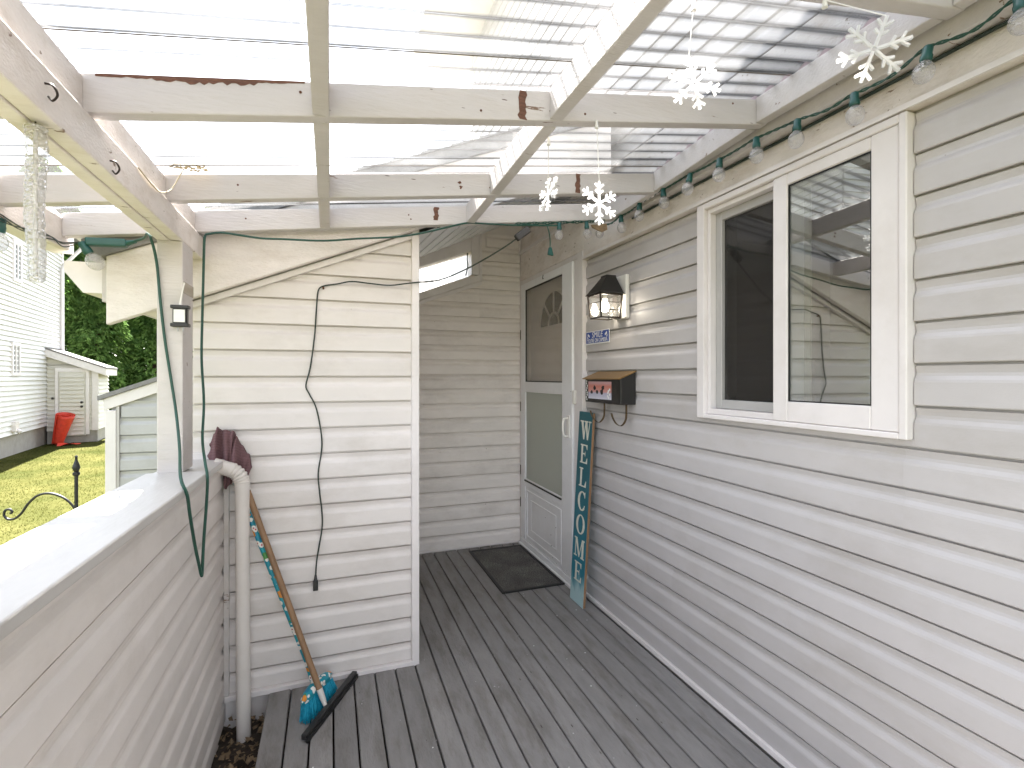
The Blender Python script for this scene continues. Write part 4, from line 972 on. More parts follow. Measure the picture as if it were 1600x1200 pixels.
# ================================================================ CORDS, ADAPTERS, STRING LIGHTS
def ext_cord():
    t = thing('extension_cord', (-.50, 2.06, 1.07), 'green extension cord looped over the post and hanging down the half wall', 'cord')
    p = smoothpath([(-.735, 2.318, 1.915), (-.66, 2.24, 1.918), (-.60, 2.08, 1.900), (-.578, 2.040, 1.872), (-.570, 2.068, 1.80), (-.559, 2.070, 1.66), (-.546, 2.070, 1.53), (-.531, 2.068, 1.42), (-.508, 2.050, 1.28), (-.468, 1.93, 1.17), (-.425, 1.765, 1.095), (-.4035, 1.745, 1.045), (-.402, 1.770, .98), (-.402, 1.830, .868), (-.403, 1.898, .770), (-.402, 1.915, .742), (-.402, 1.925, .748), (-.403, 1.955, .85), (-.401, 1.985, .97), (-.400, 1.992, 1.050), (-.415, 2.03, 1.10), (-.450, 2.16, 1.17), (-.466, 2.26, 1.30), (-.480, 2.29, 1.47), (-.480, 2.30, 1.62), (-.477, 2.305, 1.80), (-.475, 2.310, 1.94), (-.474, 2.322, 1.968)], 6)
    q = MB(); q.tube(p, .0048, 8); q.build('cable', 'green_cord', t, smooth=True)
    q = MB(); q.bar((-.86, 2.305, 1.904), (-.735, 2.318, 1.912), .036, .030); q.build('connector', 'green_socket', t, bevel=.006, seg=2)
    q = MB(); q.tube([(-.742, 2.317, 1.911), (-.70, 2.29, 1.916)], [.012, .007], 10); q.build('strain_relief', 'green_socket', t, smooth=True)
ext_cord()

def cable_thing(name, label, cat, pts, r, mat, n=8, loc=None):
    t = thing(name, loc or pts[0], label, cat)
    q = MB(); q.tube(smoothpath(pts, n), r, 7); q.build('cable', mat, t, smooth=True); return t
# cord on the bump-out wall with socket end, running up to a black power brick
YC = 2.462
wc = cable_thing('hanging_cord', 'thin dark cord with socket end hung over a nail on the sided wall', 'cord',
    [(-.063, YC, .485), (-.058, YC, .56), (-.036, YC, .70), (-.036, YC, .779), (-.046, YC, .87), (-.052, YC, .956), (-.040, YC, 1.04), (-.036, YC, 1.102), (-.045, YC, 1.18), (-.063, YC, 1.264), (-.092, YC, 1.325), (-.104, YC, 1.361), (-.086, YC, 1.44), (-.068, YC, 1.58), (-.060, YC, 1.70), (-.052, YC, 1.791), (-.030, YC, 1.816), (.03, YC, 1.83), (.096, YC-.004, 1.845), (.182, YC, 1.841), (.27, YC-.004, 1.838), (.37, 2.440, 1.853), (.50, 2.42, 1.872), (.62, 2.40, 1.925), (.74, 2.37, 1.995), (.83, 2.35, 2.055), (.875, 2.338, 2.09)], .0034, 'dark_cord', 5)
q = MB(); q.hexa([(-.074, YC-.016, .425), (-.052, YC-.016, .425), (-.052, YC+.004, .425), (-.074, YC+.004, .425), (-.073, YC-.015, .470), (-.053, YC-.015, .470), (-.053, YC+.003, .470), (-.073, YC+.003, .470)])
q.tube([(-.063, YC-.006, .468), (-.063, YC-.004, .495)], [.009, .0045], 8); q.build('socket', 'black_plastic', wc, bevel=.002)
q = MB(); q.bar((.865, 2.325, 2.085), (.93, 2.318, 2.135), .030, .034); q.build('power_brick', 'black_plastic', wc, bevel=.004, seg=2)
q = MB(); q.tube([(-.030, 2.472, 1.806), (-.030, 2.452, 1.808)], .004, 8); q.build('nail', 'rust', wc)

# icicle ornament power supply taped to the post
ad = thing('power_adapter', (-.498, 2.07, 1.575), 'small black adapter with white label taped to the porch post', 'adapter')
q = MB(); q.box(-.520, -.476, 2.055, 2.0815, 1.578, 1.650); q.build('case', 'black_plastic', ad, bevel=.003)
q = MB(); q.box(-.526, -.470, 2.050, 2.0818, 1.640, 1.652); q.box(-.526, -.470, 2.050, 2.0818, 1.576, 1.588); q.build('rim', 'black_plastic', ad, bevel=.002)
q = MB(); q.box(-.516, -.482, 2.0538, 2.0552, 1.592, 1.636); q.build('label_sticker', 'sign_white', ad)
for x in (-.507, -.491):
    q = MB(); q.box(x, x+.002, 2.064, 2.070, 1.560, 1.577); q.build('prong', 'rim', ad)
q = MB(); q.tube([(-.498, 2.068, 1.65), (-.498, 2.068, 1.665), (-.494, 2.072, 1.70), (-.491, 2.085, 1.735)], [.006, .004, .0025, .0025], 8); q.build('lead', 'white_plastic', ad, smooth=True)
q = MB(); q.box(-.4940, -.4925, 2.084, 2.222, 1.700, 1.742); q.build('tape', 'tan_tape', ad)

def bulb_at(t, p, sc=1.0, tilt=(0, 0)):
    """green socket at p, globe hanging under it"""
    Rm = Matrix.Rotation(tilt[0], 3, 'X') @ Matrix.Rotation(tilt[1], 3, 'Y')
    q = MB(); q.lathe([(.009*sc, .006*sc), (.0115*sc, .002*sc), (.0115*sc, -.014*sc), (.0135*sc, -.018*sc), (.0135*sc, -.030*sc), (.012*sc, -.033*sc)], 12, p, Rm); s = q.build('socket', 'green_socket', t, smooth=True)
    q = MB(); pr = [(.0105, -.0335), (.013, -.038)]
    for i in range(1, 12):
        a = math.pi*i/12; pr.append((.0008+.0235*math.sin(a), -.060+.0275*math.cos(a)))
    pr = pr[:2]+[x for x in pr[2:] if x[1] < -.040]+[(.001, -.0875)]
    q.lathe([(r*sc, z*sc) for r, z in pr], 16, p, Rm); q.build('bulb', 'bulb_glass', t, smooth=True)
def lights():
    t = thing('string_lights', (1.43, 1.4, 2.25), 'string of clear globe bulbs in green sockets along the wall side of the porch roof', 'string lights')
    ys_ = [.655, .835, 1.025, 1.213, 1.380, 1.558, 1.728, 1.911, 2.095, 2.262]
    P = []
    for i, y in enumerate(ys_):
        zz = (2.232, 2.232, 2.215, 2.229, 2.246, 2.244, 2.250, 2.250, 2.248, 2.236)[i]
        p = Vector((1.425, y, zz)); P.append(p)
        bulb_at(t, p, 1.0, (random.uniform(-.14, .14), random.uniform(-.1, .18)))
    pts = []
    for i, p in enumerate(P):
        pts.append(p+Vector((.006, -.012, .004))); pts.append(p+Vector((.004, .014, .006)))
        if i < len(P)-1: pts.append(p.lerp(P[i+1], .5)+Vector((.01, 0, -.004+random.uniform(-.008, .012))))
    pts = [Vector((1.43, .40, 2.246))]+pts+[Vector((1.40, 2.315, 2.212)), Vector((1.35, 2.322, 2.200))]
    base = smoothpath(pts, 8)
    for ph in (0, math.pi):
        tw = [p+Vector((.0028*math.cos(i*.9+ph), 0, .0028*math.sin(i*.9+ph))) for i, p in enumerate(base)]
        q = MB(); q.tube(tw, .0024, 6); q.build('wire', 'green_cord', t, smooth=True)
    t2 = thing('string_lights', (1.2, 2.32, 2.18), 'row of three small bulbs hanging under the last rafter above the door', 'string lights')
    for X in (1.100, 1.255, 1.335): bulb_at(t2, Vector((X, 2.322, zb(X, 2.335)-.018)), .92, (0, random.uniform(-.1, .1)))
    for ph in (0, 2.1, 4.2):
        pts = [(x, 2.325, zb(x, 2.335)-.010+.003*math.sin(x*23+ph)) for x in [.86+.024*i for i in range(22)]]
        q = MB(); q.tube([Vector(p)+Vector((0, .003*math.cos(i*.8+ph), .004*math.sin(i*.8+ph))) for i, p in enumerate(smoothpath(pts, 3))], .0025, 6); q.build('wire', 'green_cord', t2, smooth=True)
    q = MB(); q.tube(smoothpath([(1.030, 2.322, 2.165), (1.040, 2.318, 2.13), (1.046, 2.318, 2.09), (1.046, 2.318, 2.055)]), .0032, 6); q.build('tail_wire', 'green_cord', t2, smooth=True)
    q = MB(); q.prism([(1.039, 2.055), (1.053, 2.055), (1.064, 2.012), (1.032, 2.016)], lambda a, c, dd: (a, dd, c), 2.311, 2.325); q.build('plug', 'green_socket', t2, bevel=.003)
    q = MB(); q.prism([(1.27, 2.185), (1.36, 2.200), (1.365, 2.170), (1.335, 2.155), (1.28, 2.172)], lambda a, c, dd: (a, dd, c), 2.296, 2.306); q.build('dead_leaf', 'leaf_dry', t2)
lights()
cable_thing('supply_cable', 'green cable stapled along the last rafter from post to door', 'cord',
    [(-.474, 2.318, 1.972), (-.43, 2.322, 1.985), (-.385, 2.325, 1.986), (-.28, 2.325, 1.978), (-.193, 2.325, 1.982), (-.03, 2.325, 1.990), (.118, 2.325, 2.013), (.285, 2.325, 2.037), (.402, 2.325, 2.066), (.52, 2.325, 2.105), (.615, 2.324, 2.134), (.70, 2.325, 2.140), (.843, 2.325, 2.148), (.95, 2.325, 2.158), (1.10, 2.325, 2.172)], .0045, 'green_cord', 6)
cable_thing('ledger_cable', 'dark green cable running straight under the ledger above the window', 'cord',
    [(1.506, -.6, 2.2385), (1.506, .4, 2.2400), (1.506, 1.2, 2.2385), (1.506, 1.8, 2.2405), (1.506, 2.28, 2.239)], .0055, 'dark_cord', 6)
# gutter-side string with two bulbs
def gutter_lights():
    t = thing('string_lights', (-.95, 2.1, 1.9), 'thin dark string with clear bulbs hanging at the gutter by the lawn', 'string lights')
    rr = random.Random(9)
    for ph in range(3):
        pts = [(-.940+rr.uniform(-.004, .004), 1.80+.09*i, 1.884+.012*math.sin(i*1.3+ph)+.006*i*.2) for i in range(7)]
        q = MB(); q.tube(smoothpath(pts+[(-.87, 2.31, 1.905)], 5), .0019, 6); q.build('wire', 'dark_cord', t, smooth=True)
    bulb_at(t, Vector((-.952, 1.985, 1.882)), 1.15, (.1, .2))
    bulb_at(t, Vector((-.868, 2.30, 1.895)), 1.2, (.2, -.5))
gutter_lights()
# snowflakes, hooks, icicle
def snowflake(c, r, yaw, roll, label, hook, tilt=0.0):
    c = Vector(c); t = thing('snowflake_ornament', c, label, 'ornament', 'snowflake ornaments under the porch roof')
    Rm = Matrix.Rotation(yaw, 3, 'Z') @ Matrix.Rotation(tilt, 3, 'X') @ Matrix.Rotation(roll, 3, 'Y')
    def bar(q, a, b_, w=.0052):
        q.bar(c+Rm @ Vector((a[0], 0, a[1])), c+Rm @ Vector((b_[0], 0, b_[1])), w, w, Rm @ Vector((0, 1, 0)))
    for k in range(6):
        a = math.pi/2+k*math.pi/3; d_ = Vector((math.cos(a), math.sin(a)))
        q = MB(); bar(q, d_*.004, d_*r, r*.10)
        for f, l in ((.42, .26), (.68, .30)):
            for s_ in (-1, 1):
                e = a+s_*R(48); o = d_*(r*f); bar(q, o, o+Vector((math.cos(e), math.sin(e)))*(r*l), r*.085)
        q.build('arm', 'acrylic', t, bevel=.0008)
    h = Vector(hook)
    topp = c+Rm @ Vector((0, 0, r))
    q = MB(); q.tube([topp, h], .0012, 5); q.build('thread', 'string', t)
    q = MB(); q.lathe([(.0065, -.016), (.0055, -.012), (.004, 0), (.0045, .006)], 10, h); q.build('hook', 'string', t, smooth=True)
    return t
snowflake((.765, 1.335, 1.925), .066, R(4), 0, 'clear snowflake hanging flat-on on a long thread below the first rafter', (.762, 1.345, 2.172))
snowflake((.708, 1.585, 2.030), .064, R(97), R(14), 'clear snowflake seen edge-on beside the middle blocking', (.640, 1.430, 2.138), 0.15)
snowflake((.800, .955, 2.085), .062, R(-24), R(-12), 'clear snowflake high in front of the nearest rafter', (.802, .96, 2.275))
snowflake((.992, .675, 2.035), .064, R(-38), R(20), 'clear snowflake nearest the camera at the top edge by the bulbs', (.995, .78, 2.206))
def icicle():
    t = thing('icicle_ornament', (-.527, 1.205, 1.58), 'clear textured plastic icicle tube hanging from the double beam', 'ornament')
    n = 60; path = []; rad = []
    for i in range(n+1):
        f = i/n; path.append(Vector((-.527+.002*math.sin(f*9), 1.205, 1.878-.298*f)))
        r = .0172-.004*f + .0007*math.sin(i*1.7)+.0006*math.sin(i*.9); rad.append(r if i not in (0, n) else r*.7)
    q = MB(); q.tube(path, rad, 14); q.build('tube', 'icicle', t, smooth=True)
    q = MB(); q.tube([(-.527, 1.205, 1.59), (-.527, 1.205, 1.87)], .004, 8); q.build('core', 'white_plastic', t)
    q = MB(); q.tube([(-.527, 1.205, 1.876), (-.527, 1.205, 1.888)], .0015, 6); q.build('hook', 'bronze', t)
icicle()
# twine scraps on the beam
rr = random.Random(11); q = MB(); pts = []
for i in range(70):
    f = i/69; pts.append((-.45+.085*math.sin(f*31)*.5+.03*rr.random(), 1.90+.012*math.sin(f*17), 2.085+.010*math.sin(f*41)+.006*rr.random()))
q.tube(smoothpath([(-.488, 1.62, 1.965), (-.484, 1.72, 1.955), (-.486, 1.80, 1.962), (-.478, 1.88, 2.0), (-.46, 1.92, 2.07)]+pts, 3), .0019, 5)
tag(q.build('twine', 'twine'), 'loose straw-coloured twine bunched on the beam and second rafter', 'twine')

# ================================================================ BEYOND THE HALF WALL
# ---- lean-to shed against the back of the house
def shed():
    t = thing('lean_to_shed', (-.95, 4.6, -.3), 'grey sided lean-to shed with sloping white barge board behind the post', 'shed')
    top = lambda X: 1.255+.385*(X+1.392)
    q = MB(); q.prism([(-1.36, -.3), (-.56, -.3), (-.56, top(-.56)-.03), (-1.36, top(-1.36)-.03)], fr, 4.02, 5.4); q.build('wall', 'vinyl_shed', t)
    for k in range(14):
        z0 = -.28+EXPO*k
        xl = -1.325 if z0+EXPO < top(-1.325)-.09 else max(-1.325, -1.392+(z0+EXPO*.6+.09-1.255)/.385)
        if xl < -.6: siding(t, (xl, 4.02), (-.56, 4.02), (0, -1), z0, 'vinyl_shed')
    q = MB(); q.prism([(-1.392, top(-1.392)-.078), (-.55, top(-.55)-.078), (-.55, top(-.55)), (-1.392, top(-1.392))], fr, 3.985, 4.0015); q.build('barge_board', 'trim', t, bevel=.003)
    q = MB(); q.box(-1.385, -1.325, 3.988, 4.02, -.3, top(-1.385)-.080); q.build('corner_trim', 'trim', t, bevel=.003)
    q = MB(); q.box(-1.3245, -1.310, 3.994, 4.02, -.3, top(-1.31)-.081); q.build('corner_trim', 'cap', t)
    q = MB(); q.prism([(-1.42, top(-1.42)+.001), (-.55, top(-.55)+.001), (-.55, top(-.55)+.03), (-1.42, top(-1.42)+.03)], fr, 3.97, 5.45); q.build('roof', 'shingle', t)
shed()

# ---- shepherd's hook
def hook():
    base = Vector((-1.285, 3.335, -.3))
    t = thing('shepherd_hook', base, 'black wrought-iron garden hook with finial and curled arm on the lawn', 'garden hook')
    q = MB(); q.tube([base, base+Vector((0, 0, 1.17))], .0085, 10); q.build('pole', 'hook_iron', t, smooth=True)
    q = MB(); q.lathe([(.009, 0), (.016, .006), (.016, .018), (.010, .024), (.014, .034), (.018, .045), (.014, .062), (.007, .082), (.0055, .10), (.008, .104), (.003, .112)], 12, base+Vector((0, 0, 1.165))); q.build('finial', 'hook_iron', t, smooth=True)
    # arm: springs from the pole, arches up to the left and ends in a curl
    ax = Vector((-.962, .273, 0)).normalized()
    pts = [(.0, .83), (.010, .90), (-.004, .945), (.010, .992), (.045, 1.035), (.095, 1.064), (.150, 1.074), (.200, 1.060), (.243, 1.020), (.275, .972), (.310, .942), (.345, .940), (.363, .962), (.357, .986), (.336, .992), (.323, .980), (.330, .969)]
    q = MB(); q.tube(smoothpath([base+ax*a+Vector((0, 0, c)) for a, c in pts], 8), .0062, 8); q.build('arm', 'hook_iron', t, smooth=True)
hook()

# ---- neighbour's house on the left
def clap(q, p0, p1, nrm, z0, z1, e, d=.035):
    k = 0; z = z0
    while z < z1:
        zt = min(z+e, z1)
        a = [(p0[0]+nrm[0]*d, p0[1]+nrm[1]*d), (p1[0]+nrm[0]*d, p1[1]+nrm[1]*d)]
        q.add([(a[0][0], a[0][1], z), (a[1][0], a[1][1], z), (p1[0], p1[1], zt), (p0[0], p0[1], zt), (p0[0], p0[1], z), (p1[0], p1[1], z)], [(0, 1, 2, 3), (4, 5, 1, 0)])
        z += e
def neighbour():
    d_ = Vector((-.16, 1.0, 0)).normalized(); nrm = Vector((d_.y, -d_.x, 0))         # wall runs along d_, faces the porch
    P = lambda s, o=0.0, z=0.0: Vector((-6.3, 13.04, 0))+d_*s+nrm*o+Vector((0, 0, z))
    t = thing('neighbour_house', P(0, -4, -.3), 'two-storey white clapboard house across the lawn on the left', 'house')
    s0, s1 = -7.0, 4.3; W2 = 8.0
    q = MB(); 
    c = [P(s0), P(s1), P(s1, -W2), P(s0, -W2)]
    q.hexa([Vector((p.x, p.y, .15)) for p in c]+[Vector((p.x, p.y, 5.2)) for p in c]); q.build('wall', 'nb_white', t)
    q = MB(); clap(q, P(s0, .002), P(s1, .002), nrm, .16, 5.2, .105)
    clap(q, P(s1, .0)+d_*.002, P(s1, -W2)+d_*.002, d_, .16, 5.2, .105); clap(q, P(s0, 0)-d_*.002, P(s0, -W2)-d_*.002, -d_, .16, 5.2, .105)
    o = q.build('clapboards', 'nb_white', t); o['kind'] = 'stuff'
    c = [P(s0+.03, -.03), P(s1-.03, -.03), P(s1-.03, -W2+.03), P(s0+.03, -W2+.03)]
    q = MB(); q.hexa([Vector((p.x, p.y, -.5)) for p in c]+[Vector((p.x, p.y, .149)) for p in c]); q.build('foundation', 'concrete', t)
    # roof with eaves
    q = MB(); pr = [(.45, 5.10), (-W2/2, 7.4), (-W2-.45, 5.10), (-W2-.45, 5.22), (-W2/2, 7.55), (.45, 5.22)]
    q.prism(pr, lambda a, c_, dd: P(dd, a, c_), s0-.4, s1+.4); q.build('roof', 'shingle', t)
    q = MB(); q.prism([(0, 5.2), (-W2, 5.2), (-W2/2, 7.35)], lambda a, c_, dd: P(dd, a, c_), s1-.1, s1); q.build('gable', 'nb_white', t)
    q = MB(); q.prism([(.45, 5.12), (.56, 5.12), (.58, 5.23), (.45, 5.23)], lambda a, c_, dd: P(dd, a, c_), s0-.4, s1+.4); g = q.build('gutter', 'trim', t)
    q = MB(); q.tube([P(s1-.15, .50, 5.12), P(s1-.15, .44, 4.95), P(s1-.25, .10, 4.45), P(s1-.28, .07, 4.30), P(s1-.28, .07, 2.1)], .045, 10); q.build('downspout', 'trim', t, smooth=True)
    q = MB(); a = [P(s1-.10, .03), P(s1+.03, .03), P(s1+.03, -.1), P(s1-.10, -.1)]; q.hexa([Vector((p.x, p.y, .15)) for p in a]+[Vector((p.x, p.y, 5.2)) for p in a]); q.build('corner_trim', 'trim', t)
    for (sa, sb, za, zb_) in ((.68, 1.17, 3.46, 4.35), (.60, 1.06, 1.42, 2.14)):
        f = MB(); w_ = .07
        for (u0, u1, v0, v1) in ((sa, sa+w_, za, zb_), (sb-w_, sb, za, zb_), (sa+w_, sb-w_, za, za+w_), (sa+w_, sb-w_, zb_-w_, zb_), ((sa+sb)/2-.025, (sa+sb)/2+.025, za+w_, zb_-w_)):
            f.prism([(u0, v0), (u1, v0), (u1, v1), (u0, v1)], lambda a, c_, dd: P(a, dd, c_), .003, .05)
        wo_ = f.build('window', 'trim', t)
        f = MB(); f.prism([(sa+w_, za+w_), (sb-w_, za+w_), (sb-w_, zb_-w_), (sa+w_, zb_-w_)], lambda a, c_, dd: P(a, dd, c_), .004, .026); f.build('pane', 'nb_glass', wo_)
    f = MB(); f.prism([(.62, .22), (.82, .22), (.82, .44), (.62, .44)], lambda a, c_, dd: P(a, dd, c_), .0, .09); f.tube([P(.72, .08, .25), P(.72, .14, .20)], .05, 10); f.build('vent', 'trim', t, bevel=.01)
    # ---- closet leaning on that house
    k = thing('garden_closet', P(3.4, .5, -.3), 'cream clapboard closet with door and sloping roof beside the white house', 'shed')
    a0, a1, o0, o1 = 2.95, 4.15, .02, 1.02
    zt = lambda o: 2.14-.40*(o)
    q = MB(); q.prism([(o0, .0), (o1, .0), (o1, zt(o1)-.06), (o0, zt(o0)-.06)], lambda a, c_, dd: P(dd, a, c_), a0, a1); q.build('wall', 'nb_cream', k)
    q = MB(); clap(q, P(a0-.002, o0), P(a0-.002, o1), -d_, .02, 1.70, .105); clap(q, P(a0, o1+.002), P(a1, o1+.002), nrm, .02, 1.70, .105); q.build('clapboards', 'nb_cream', k)['kind'] = 'stuff'
    q = MB(); q.prism([(o0, -.4), (o1, -.4), (o1, -.001), (o0, -.001)], lambda a, c_, dd: P(dd, a, c_), a0+.02, a1); q.build('foundation', 'concrete', k)
    q = MB(); q.prism([(-.0, zt(0)-.04), (o1+.22, zt(o1+.22)-.04), (o1+.22, zt(o1+.22)), (0.0, zt(0))], lambda a, c_, dd: P(dd, a, c_), a0-.16, a1+.1); q.build('roof', 'shingle_pale', k)
    q = MB(); q.prism([(.0, zt(0)-.22), (o1+.2, zt(o1+.2)-.22), (o1+.2, zt(o1+.2)-.042), (0.0, zt(0)-.042)], lambda a, c_, dd: P(dd, a, c_), a0-.15, a0-.11); q.build('barge_board', 'trim', k)
    q = MB(); q.prism([(o1+.16, zt(o1+.2)-.22), (o1+.2, zt(o1+.2)-.22), (o1+.2, zt(o1+.2)-.042), (o1+.16, zt(o1+.2)-.042)], lambda a, c_, dd: P(dd, a, c_), a0-.1095, a1+.1); q.build('fascia', 'trim', k)
    q = MB(); q.prism([(o1-.1, .0), (o1+.03, 0), (o1+.03, 1.66), (o1-.1, 1.66)], lambda a, c_, dd: P(dd, a, c_), a0-.05, a0-.023); q.build('corner_trim', 'trim', k)
    q = MB(); q.prism([(.25, -.12), (.79, -.12), (.79, 1.52), (.25, 1.52)], lambda a, c_, dd: P(dd, a, c_), a0-.055, a0-.023); dr = q.build('door', 'nb_cream', k)
    q = MB(); clap(q, P(a0-.056, .28), P(a0-.056, .76), -d_, -.09, 1.48, .105); q.build('door_clapboards', 'nb_cream', dr)['kind'] = 'stuff'
    q = MB()
    for (u0, u1) in ((.185, .245), (.795, .865)): q.prism([(u0, -.1), (u1, -.1), (u1, 1.62), (u0, 1.62)], lambda a, c_, dd: P(dd, a, c_), a0-.06, a0-.023)
    q.prism([(.245, 1.525), (.795, 1.525), (.795, 1.62), (.245, 1.62)], lambda a, c_, dd: P(dd, a, c_), a0-.06, a0-.023); q.build('door_casing', 'trim', k)
    for (o_, z) in ((.72, .74), (.72, .63), (.15, .85)): q = MB(); q.lathe([(.001, -.02), (.03, -.01), (.03, .01), (.001, .03)], 10, P(a0-.10, o_, z), Matrix.Rotation(R(90), 3, 'X')); q.build('knob', 'black_metal', k, smooth=True)
    # ---- rolled orange-red plastic fence leaning in the corner
    r = thing('plastic_roll', P(2.55, .30, -.3), 'rolled orange-red plastic mesh standing against the white house', 'plastic roll')
    q = MB(); n = 70; vs = []; base = P(2.60, .30, -.28); axis = (nrm*.24-d_*.05+Vector((0, 0, 1))).normalized(); ux = axis.cross(Vector((0, 1, 0))).normalized(); uy = axis.cross(ux)
    for j in range(15):
        f = j/14
        for i in range(n):
            a = i/n*2*math.pi*3.2; rr_ = (.085+.028*i/n*3.0*(.6+.5*f))*(.85+.30*f)
            vs.append(base+axis*(.74*f*(1-.06*math.sin(a)*f))+(ux*math.cos(a)+uy*math.sin(a))*rr_)
    q.add(vs, [(j*n+i, j*n+i+1, (j+1)*n+i+1, (j+1)*n+i) for j in range(14) for i in range(n-1)])
    o = q.build('roll', 'red_mesh', r, smooth=True); md = o.modifiers.new('thick', 'SOLIDIFY'); md.thickness = .008
    q = MB(); vs = []
    for j in range(5):
        for i in range(9): p = P(2.45-.04*j, .36+.055*i, -.285+.04*math.sin(i*.9+j)*(1-i/9)+.01); vs.append(p)
    q.add(vs, [(j*9+i, j*9+i+1, (j+1)*9+i+1, (j+1)*9+i) for j in range(4) for i in range(8)]); q.build('loose_end', 'red_mesh', r, smooth=True)
neighbour()

# ---- conifers
def conifer_mesh(seed, h=9.0, r=2.3, n=9000):
    rr = random.Random(seed); vs, fs = [], []
    lobes = [(rr.uniform(0, 6.28), rr.uniform(.05, .95), rr.uniform(.5, 1.1)) for _ in range(34)]
    for k in range(n):
        f = rr.random()**.75; a = rr.uniform(0, 6.28)
        rad = r*(1-f)**.62*(.72+.2*math.sin(a*3+f*9+seed))*(.92 if f > .04 else .7)
        for (la, lf, ls) in lobes:
            da = math.atan2(math.sin(a-la), math.cos(a-la)); w = math.exp(-(da/.28)**2-((f-lf)/.05)**2); rad *= 1+.30*ls*w
        q = rad*(1-.42*rr.random()**1.6)
        z = .35+f*(h-.35)-.12*(q/r)*h*.12+rr.uniform(-.1, .1)
        c = Vector((q*math.cos(a), q*math.sin(a), z))
        out = Vector((math.cos(a), math.sin(a), rr.uniform(-.75, -.05))).normalized()
        s = rr.uniform(.14, .32); sd = out.cross(Vector((rr.uniform(-.6, .6), rr.uniform(-.6, .6), 1))).normalized()
        o = len(vs)
        for sp in range(2):
            ang = rr.uniform(-.7, .7); dd = (out*math.cos(ang)+sd*math.sin(ang)); ss = dd.cross(Vector((rr.uniform(-.3, .3), rr.uniform(-.3, .3), 1))).normalized()
            o = len(vs); vs += [c, c+dd*s*.55+ss*s*.20, c+dd*s+Vector((0, 0, -s*.2)), c+dd*s*.55-ss*s*.20]; fs.append((o, o+1, o+2, o+3))
    me = bpy.data.meshes.new('crown'); me.from_pydata(vs, [], fs); me.materials.append(M['conifer']); return me
CM = [conifer_mesh(1, 9.5, 2.5, 12000), conifer_mesh(2, 8.0, 2.7, 12000)]
q = MB(); q.tube([(0, 0, -.2), (.04, .02, 2), (0, .03, 5), (.02, 0, 8)], [.22, .17, .10, .02], 10); tr0 = q.build('trunk', 'bark'); TM = tr0.data; bpy.data.objects.remove(tr0)
for (x, y, s, mi, rz, lab) in (
    (-10.6, 25.5, 1.08, 0, 0.3, 'tall dark conifer just right of the white house corner'),
    (-8.9, 25.0, .74, 1, 1.9, 'bright green bushy conifer between the white house and the porch post'),
    (-7.3, 26.5, .80, 1, 3.4, 'green conifer directly behind the porch post'),
    (-12.8, 29.5, 1.25, 0, 4.4, 'tallest conifer rising behind the white house'),
    (-9.6, 31.5, 1.30, 1, 5.2, 'broad dark conifer behind the bright green ones'),
    (-6.0, 31.0, 1.15, 0, 2.6, 'rear conifer half hidden by the bump-out eave'),
    (-15.6, 27.5, 1.15, 1, .9, 'conifer mostly hidden behind the white house roof')):
    t = thing('conifer_tree', (x, y, -.3), lab, 'tree', 'conifers across the lawn')
    t.rotation_euler = (0, 0, rz); t.scale = (s, s, s)
    for nm, me in (('crown', CM[mi]), ('trunk', TM)):
        o = bpy.data.objects.new(nm, me); COL.objects.link(o); o.parent = t

# ---- parked car on the street
def car():
    t = thing('parked_car', (-13.9, 40.0, -.3), 'dark parked car glimpsed under the conifers at the street', 'car')
    ox, oy, oz = -13.9, 40.0, -.3
    f = lambda a, c, dd: (ox+a, oy+dd, oz+c)
    body = [(-2.1, .35), (-2.15, .62), (-2.0, .82), (-1.1, .93), (1.35, .95), (2.0, .90), (2.1, .6), (2.05, .33)]
    q = MB(); q.prism(body, f, -.85, .85); q.build('body', 'car_paint', t, bevel=.05, seg=2)
    q = MB(); q.prism([(-1.15, .92), (-.45, 1.42), (.95, 1.45), (1.55, .94)], f, -.74, .74); q.build('cabin', 'car_glass', t, bevel=.05, seg=2)
    q = MB(); q.prism([(-.5, 1.425), (.98, 1.455), (.93, 1.485), (-.42, 1.46)], f, -.70, .70); q.build('roof', 'rim', t, bevel=.01)
    for x in (-1.35, 1.3):
        for y in (-.80, .80):
            q = MB(); q.lathe([(.001, -.09), (.30, -.09), (.33, -.06), (.33, .06), (.30, .09), (.001, .09)], 20, (ox+x, oy+y, oz+.33), Matrix.Rotation(R(90), 3, 'X')); w_ = q.build('wheel', 'tyre', t, smooth=True)
            q = MB(); q.lathe([(.001, -.095), (.19, -.095), (.19, .095), (.001, .095)], 16, (ox+x, oy+y, oz+.33), Matrix.Rotation(R(90), 3, 'X')); q.build('rim', 'rim', w_)
    for y in (-.6, .6): q = MB(); q.lathe([(.001, -.03), (.09, 0), (.001, .04)], 10, (ox-2.08, oy+y, oz+.68), Matrix.Rotation(R(90), 3, 'Y')); q.build('headlight', 'sign_white', t)
car()

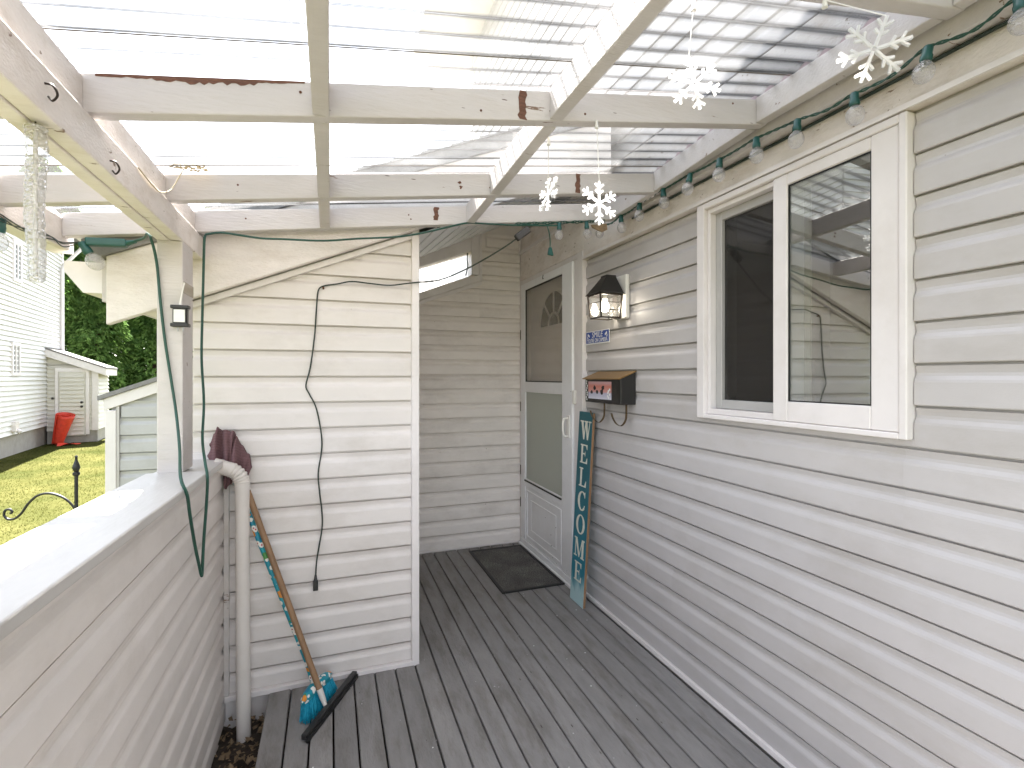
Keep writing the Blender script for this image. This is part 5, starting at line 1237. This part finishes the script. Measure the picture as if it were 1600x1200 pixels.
# ---- house seen through the slanted opening
def far_house():
    t = thing('shingled_house', (3.2, 13, -.3), 'pale house with grey shingle roof seen through the slanted opening', 'house')
    q = MB(); q.box(-.6, 7.5, 10.0, 18.0, -.3, 2.7); q.build('wall', 'nb_white', t)
    f = lambda a, c, dd: (dd, a, c)
    q = MB(); q.prism([(9.6, 2.62), (14, 4.02), (18.4, 2.62), (18.4, 2.72), (14, 4.12), (9.6, 2.72)], f, -1.0, 7.9); rf = q.build('roof', 'shingle_pale', t)
    n = 22
    for i in range(n):
        y = 9.55+4.45*i/n; z = 2.72+(y-9.6)*.318
        q = MB(); q.prism([(y, z+.001), (y+.22, z+.22*.318+.001), (y+.22, z+.22*.318+.006), (y, z+.022)], f, -1.02, 7.92); q.build('shingle_course', 'shingle_pale', rf)
    q = MB(); q.box(3.30, 5.8, 14.3, 18, 2.7, 6.2); q.build('upper_storey', 'nb_white', t)
    q = MB()
    for (a, b_, c, d_) in ((3.9, 3.96, 4.2, 5.2), (4.7, 4.76, 4.2, 5.2), (3.96, 4.7, 4.2, 4.26), (3.96, 4.7, 5.14, 5.2), (4.30, 4.35, 4.26, 5.14)): q.box(a, b_, 14.24, 14.30, c, d_)
    w_ = q.build('window', 'trim', t); q = MB(); q.box(3.96, 4.7, 14.28, 14.299, 4.26, 5.14); q.build('pane', 'nb_glass', w_)
far_house()

# ---- grass blades on the part of the lawn in view
q = MB(); rr = random.Random(21)
for k in range(80000):
    y = 4.2+rr.random()**1.3*14; x = -1.5-rr.random()*(1.0+.42*y)
    if Vector((-6.3, 13.04)).x + (y-13.04)*-.16 > x-.05 and y > 5.8: continue
    if x > -1.42 and y > 3.9: continue
    hh = rr.uniform(.010, .028); a = rr.uniform(0, 6.28); w_ = rr.uniform(.002, .004)*(1+.05*y); z = gz(x, y)-.004
    lx, ly = rr.uniform(-.03, .03), rr.uniform(-.03, .03)
    q.v += [(x-w_*math.cos(a), y-w_*math.sin(a), z), (x+w_*math.cos(a), y+w_*math.sin(a), z), (x+lx, y+ly, z+hh)]; o = len(q.v); q.f.append((o-3, o-2, o-1))
me = bpy.data.meshes.new('grass'); me.from_pydata(q.v, [], q.f); me.materials.append(M['grass'])
o = bpy.data.objects.new('grass', me); COL.objects.link(o); tag(o, 'short sunlit grass covering the lawn', 'grass', kind='stuff')
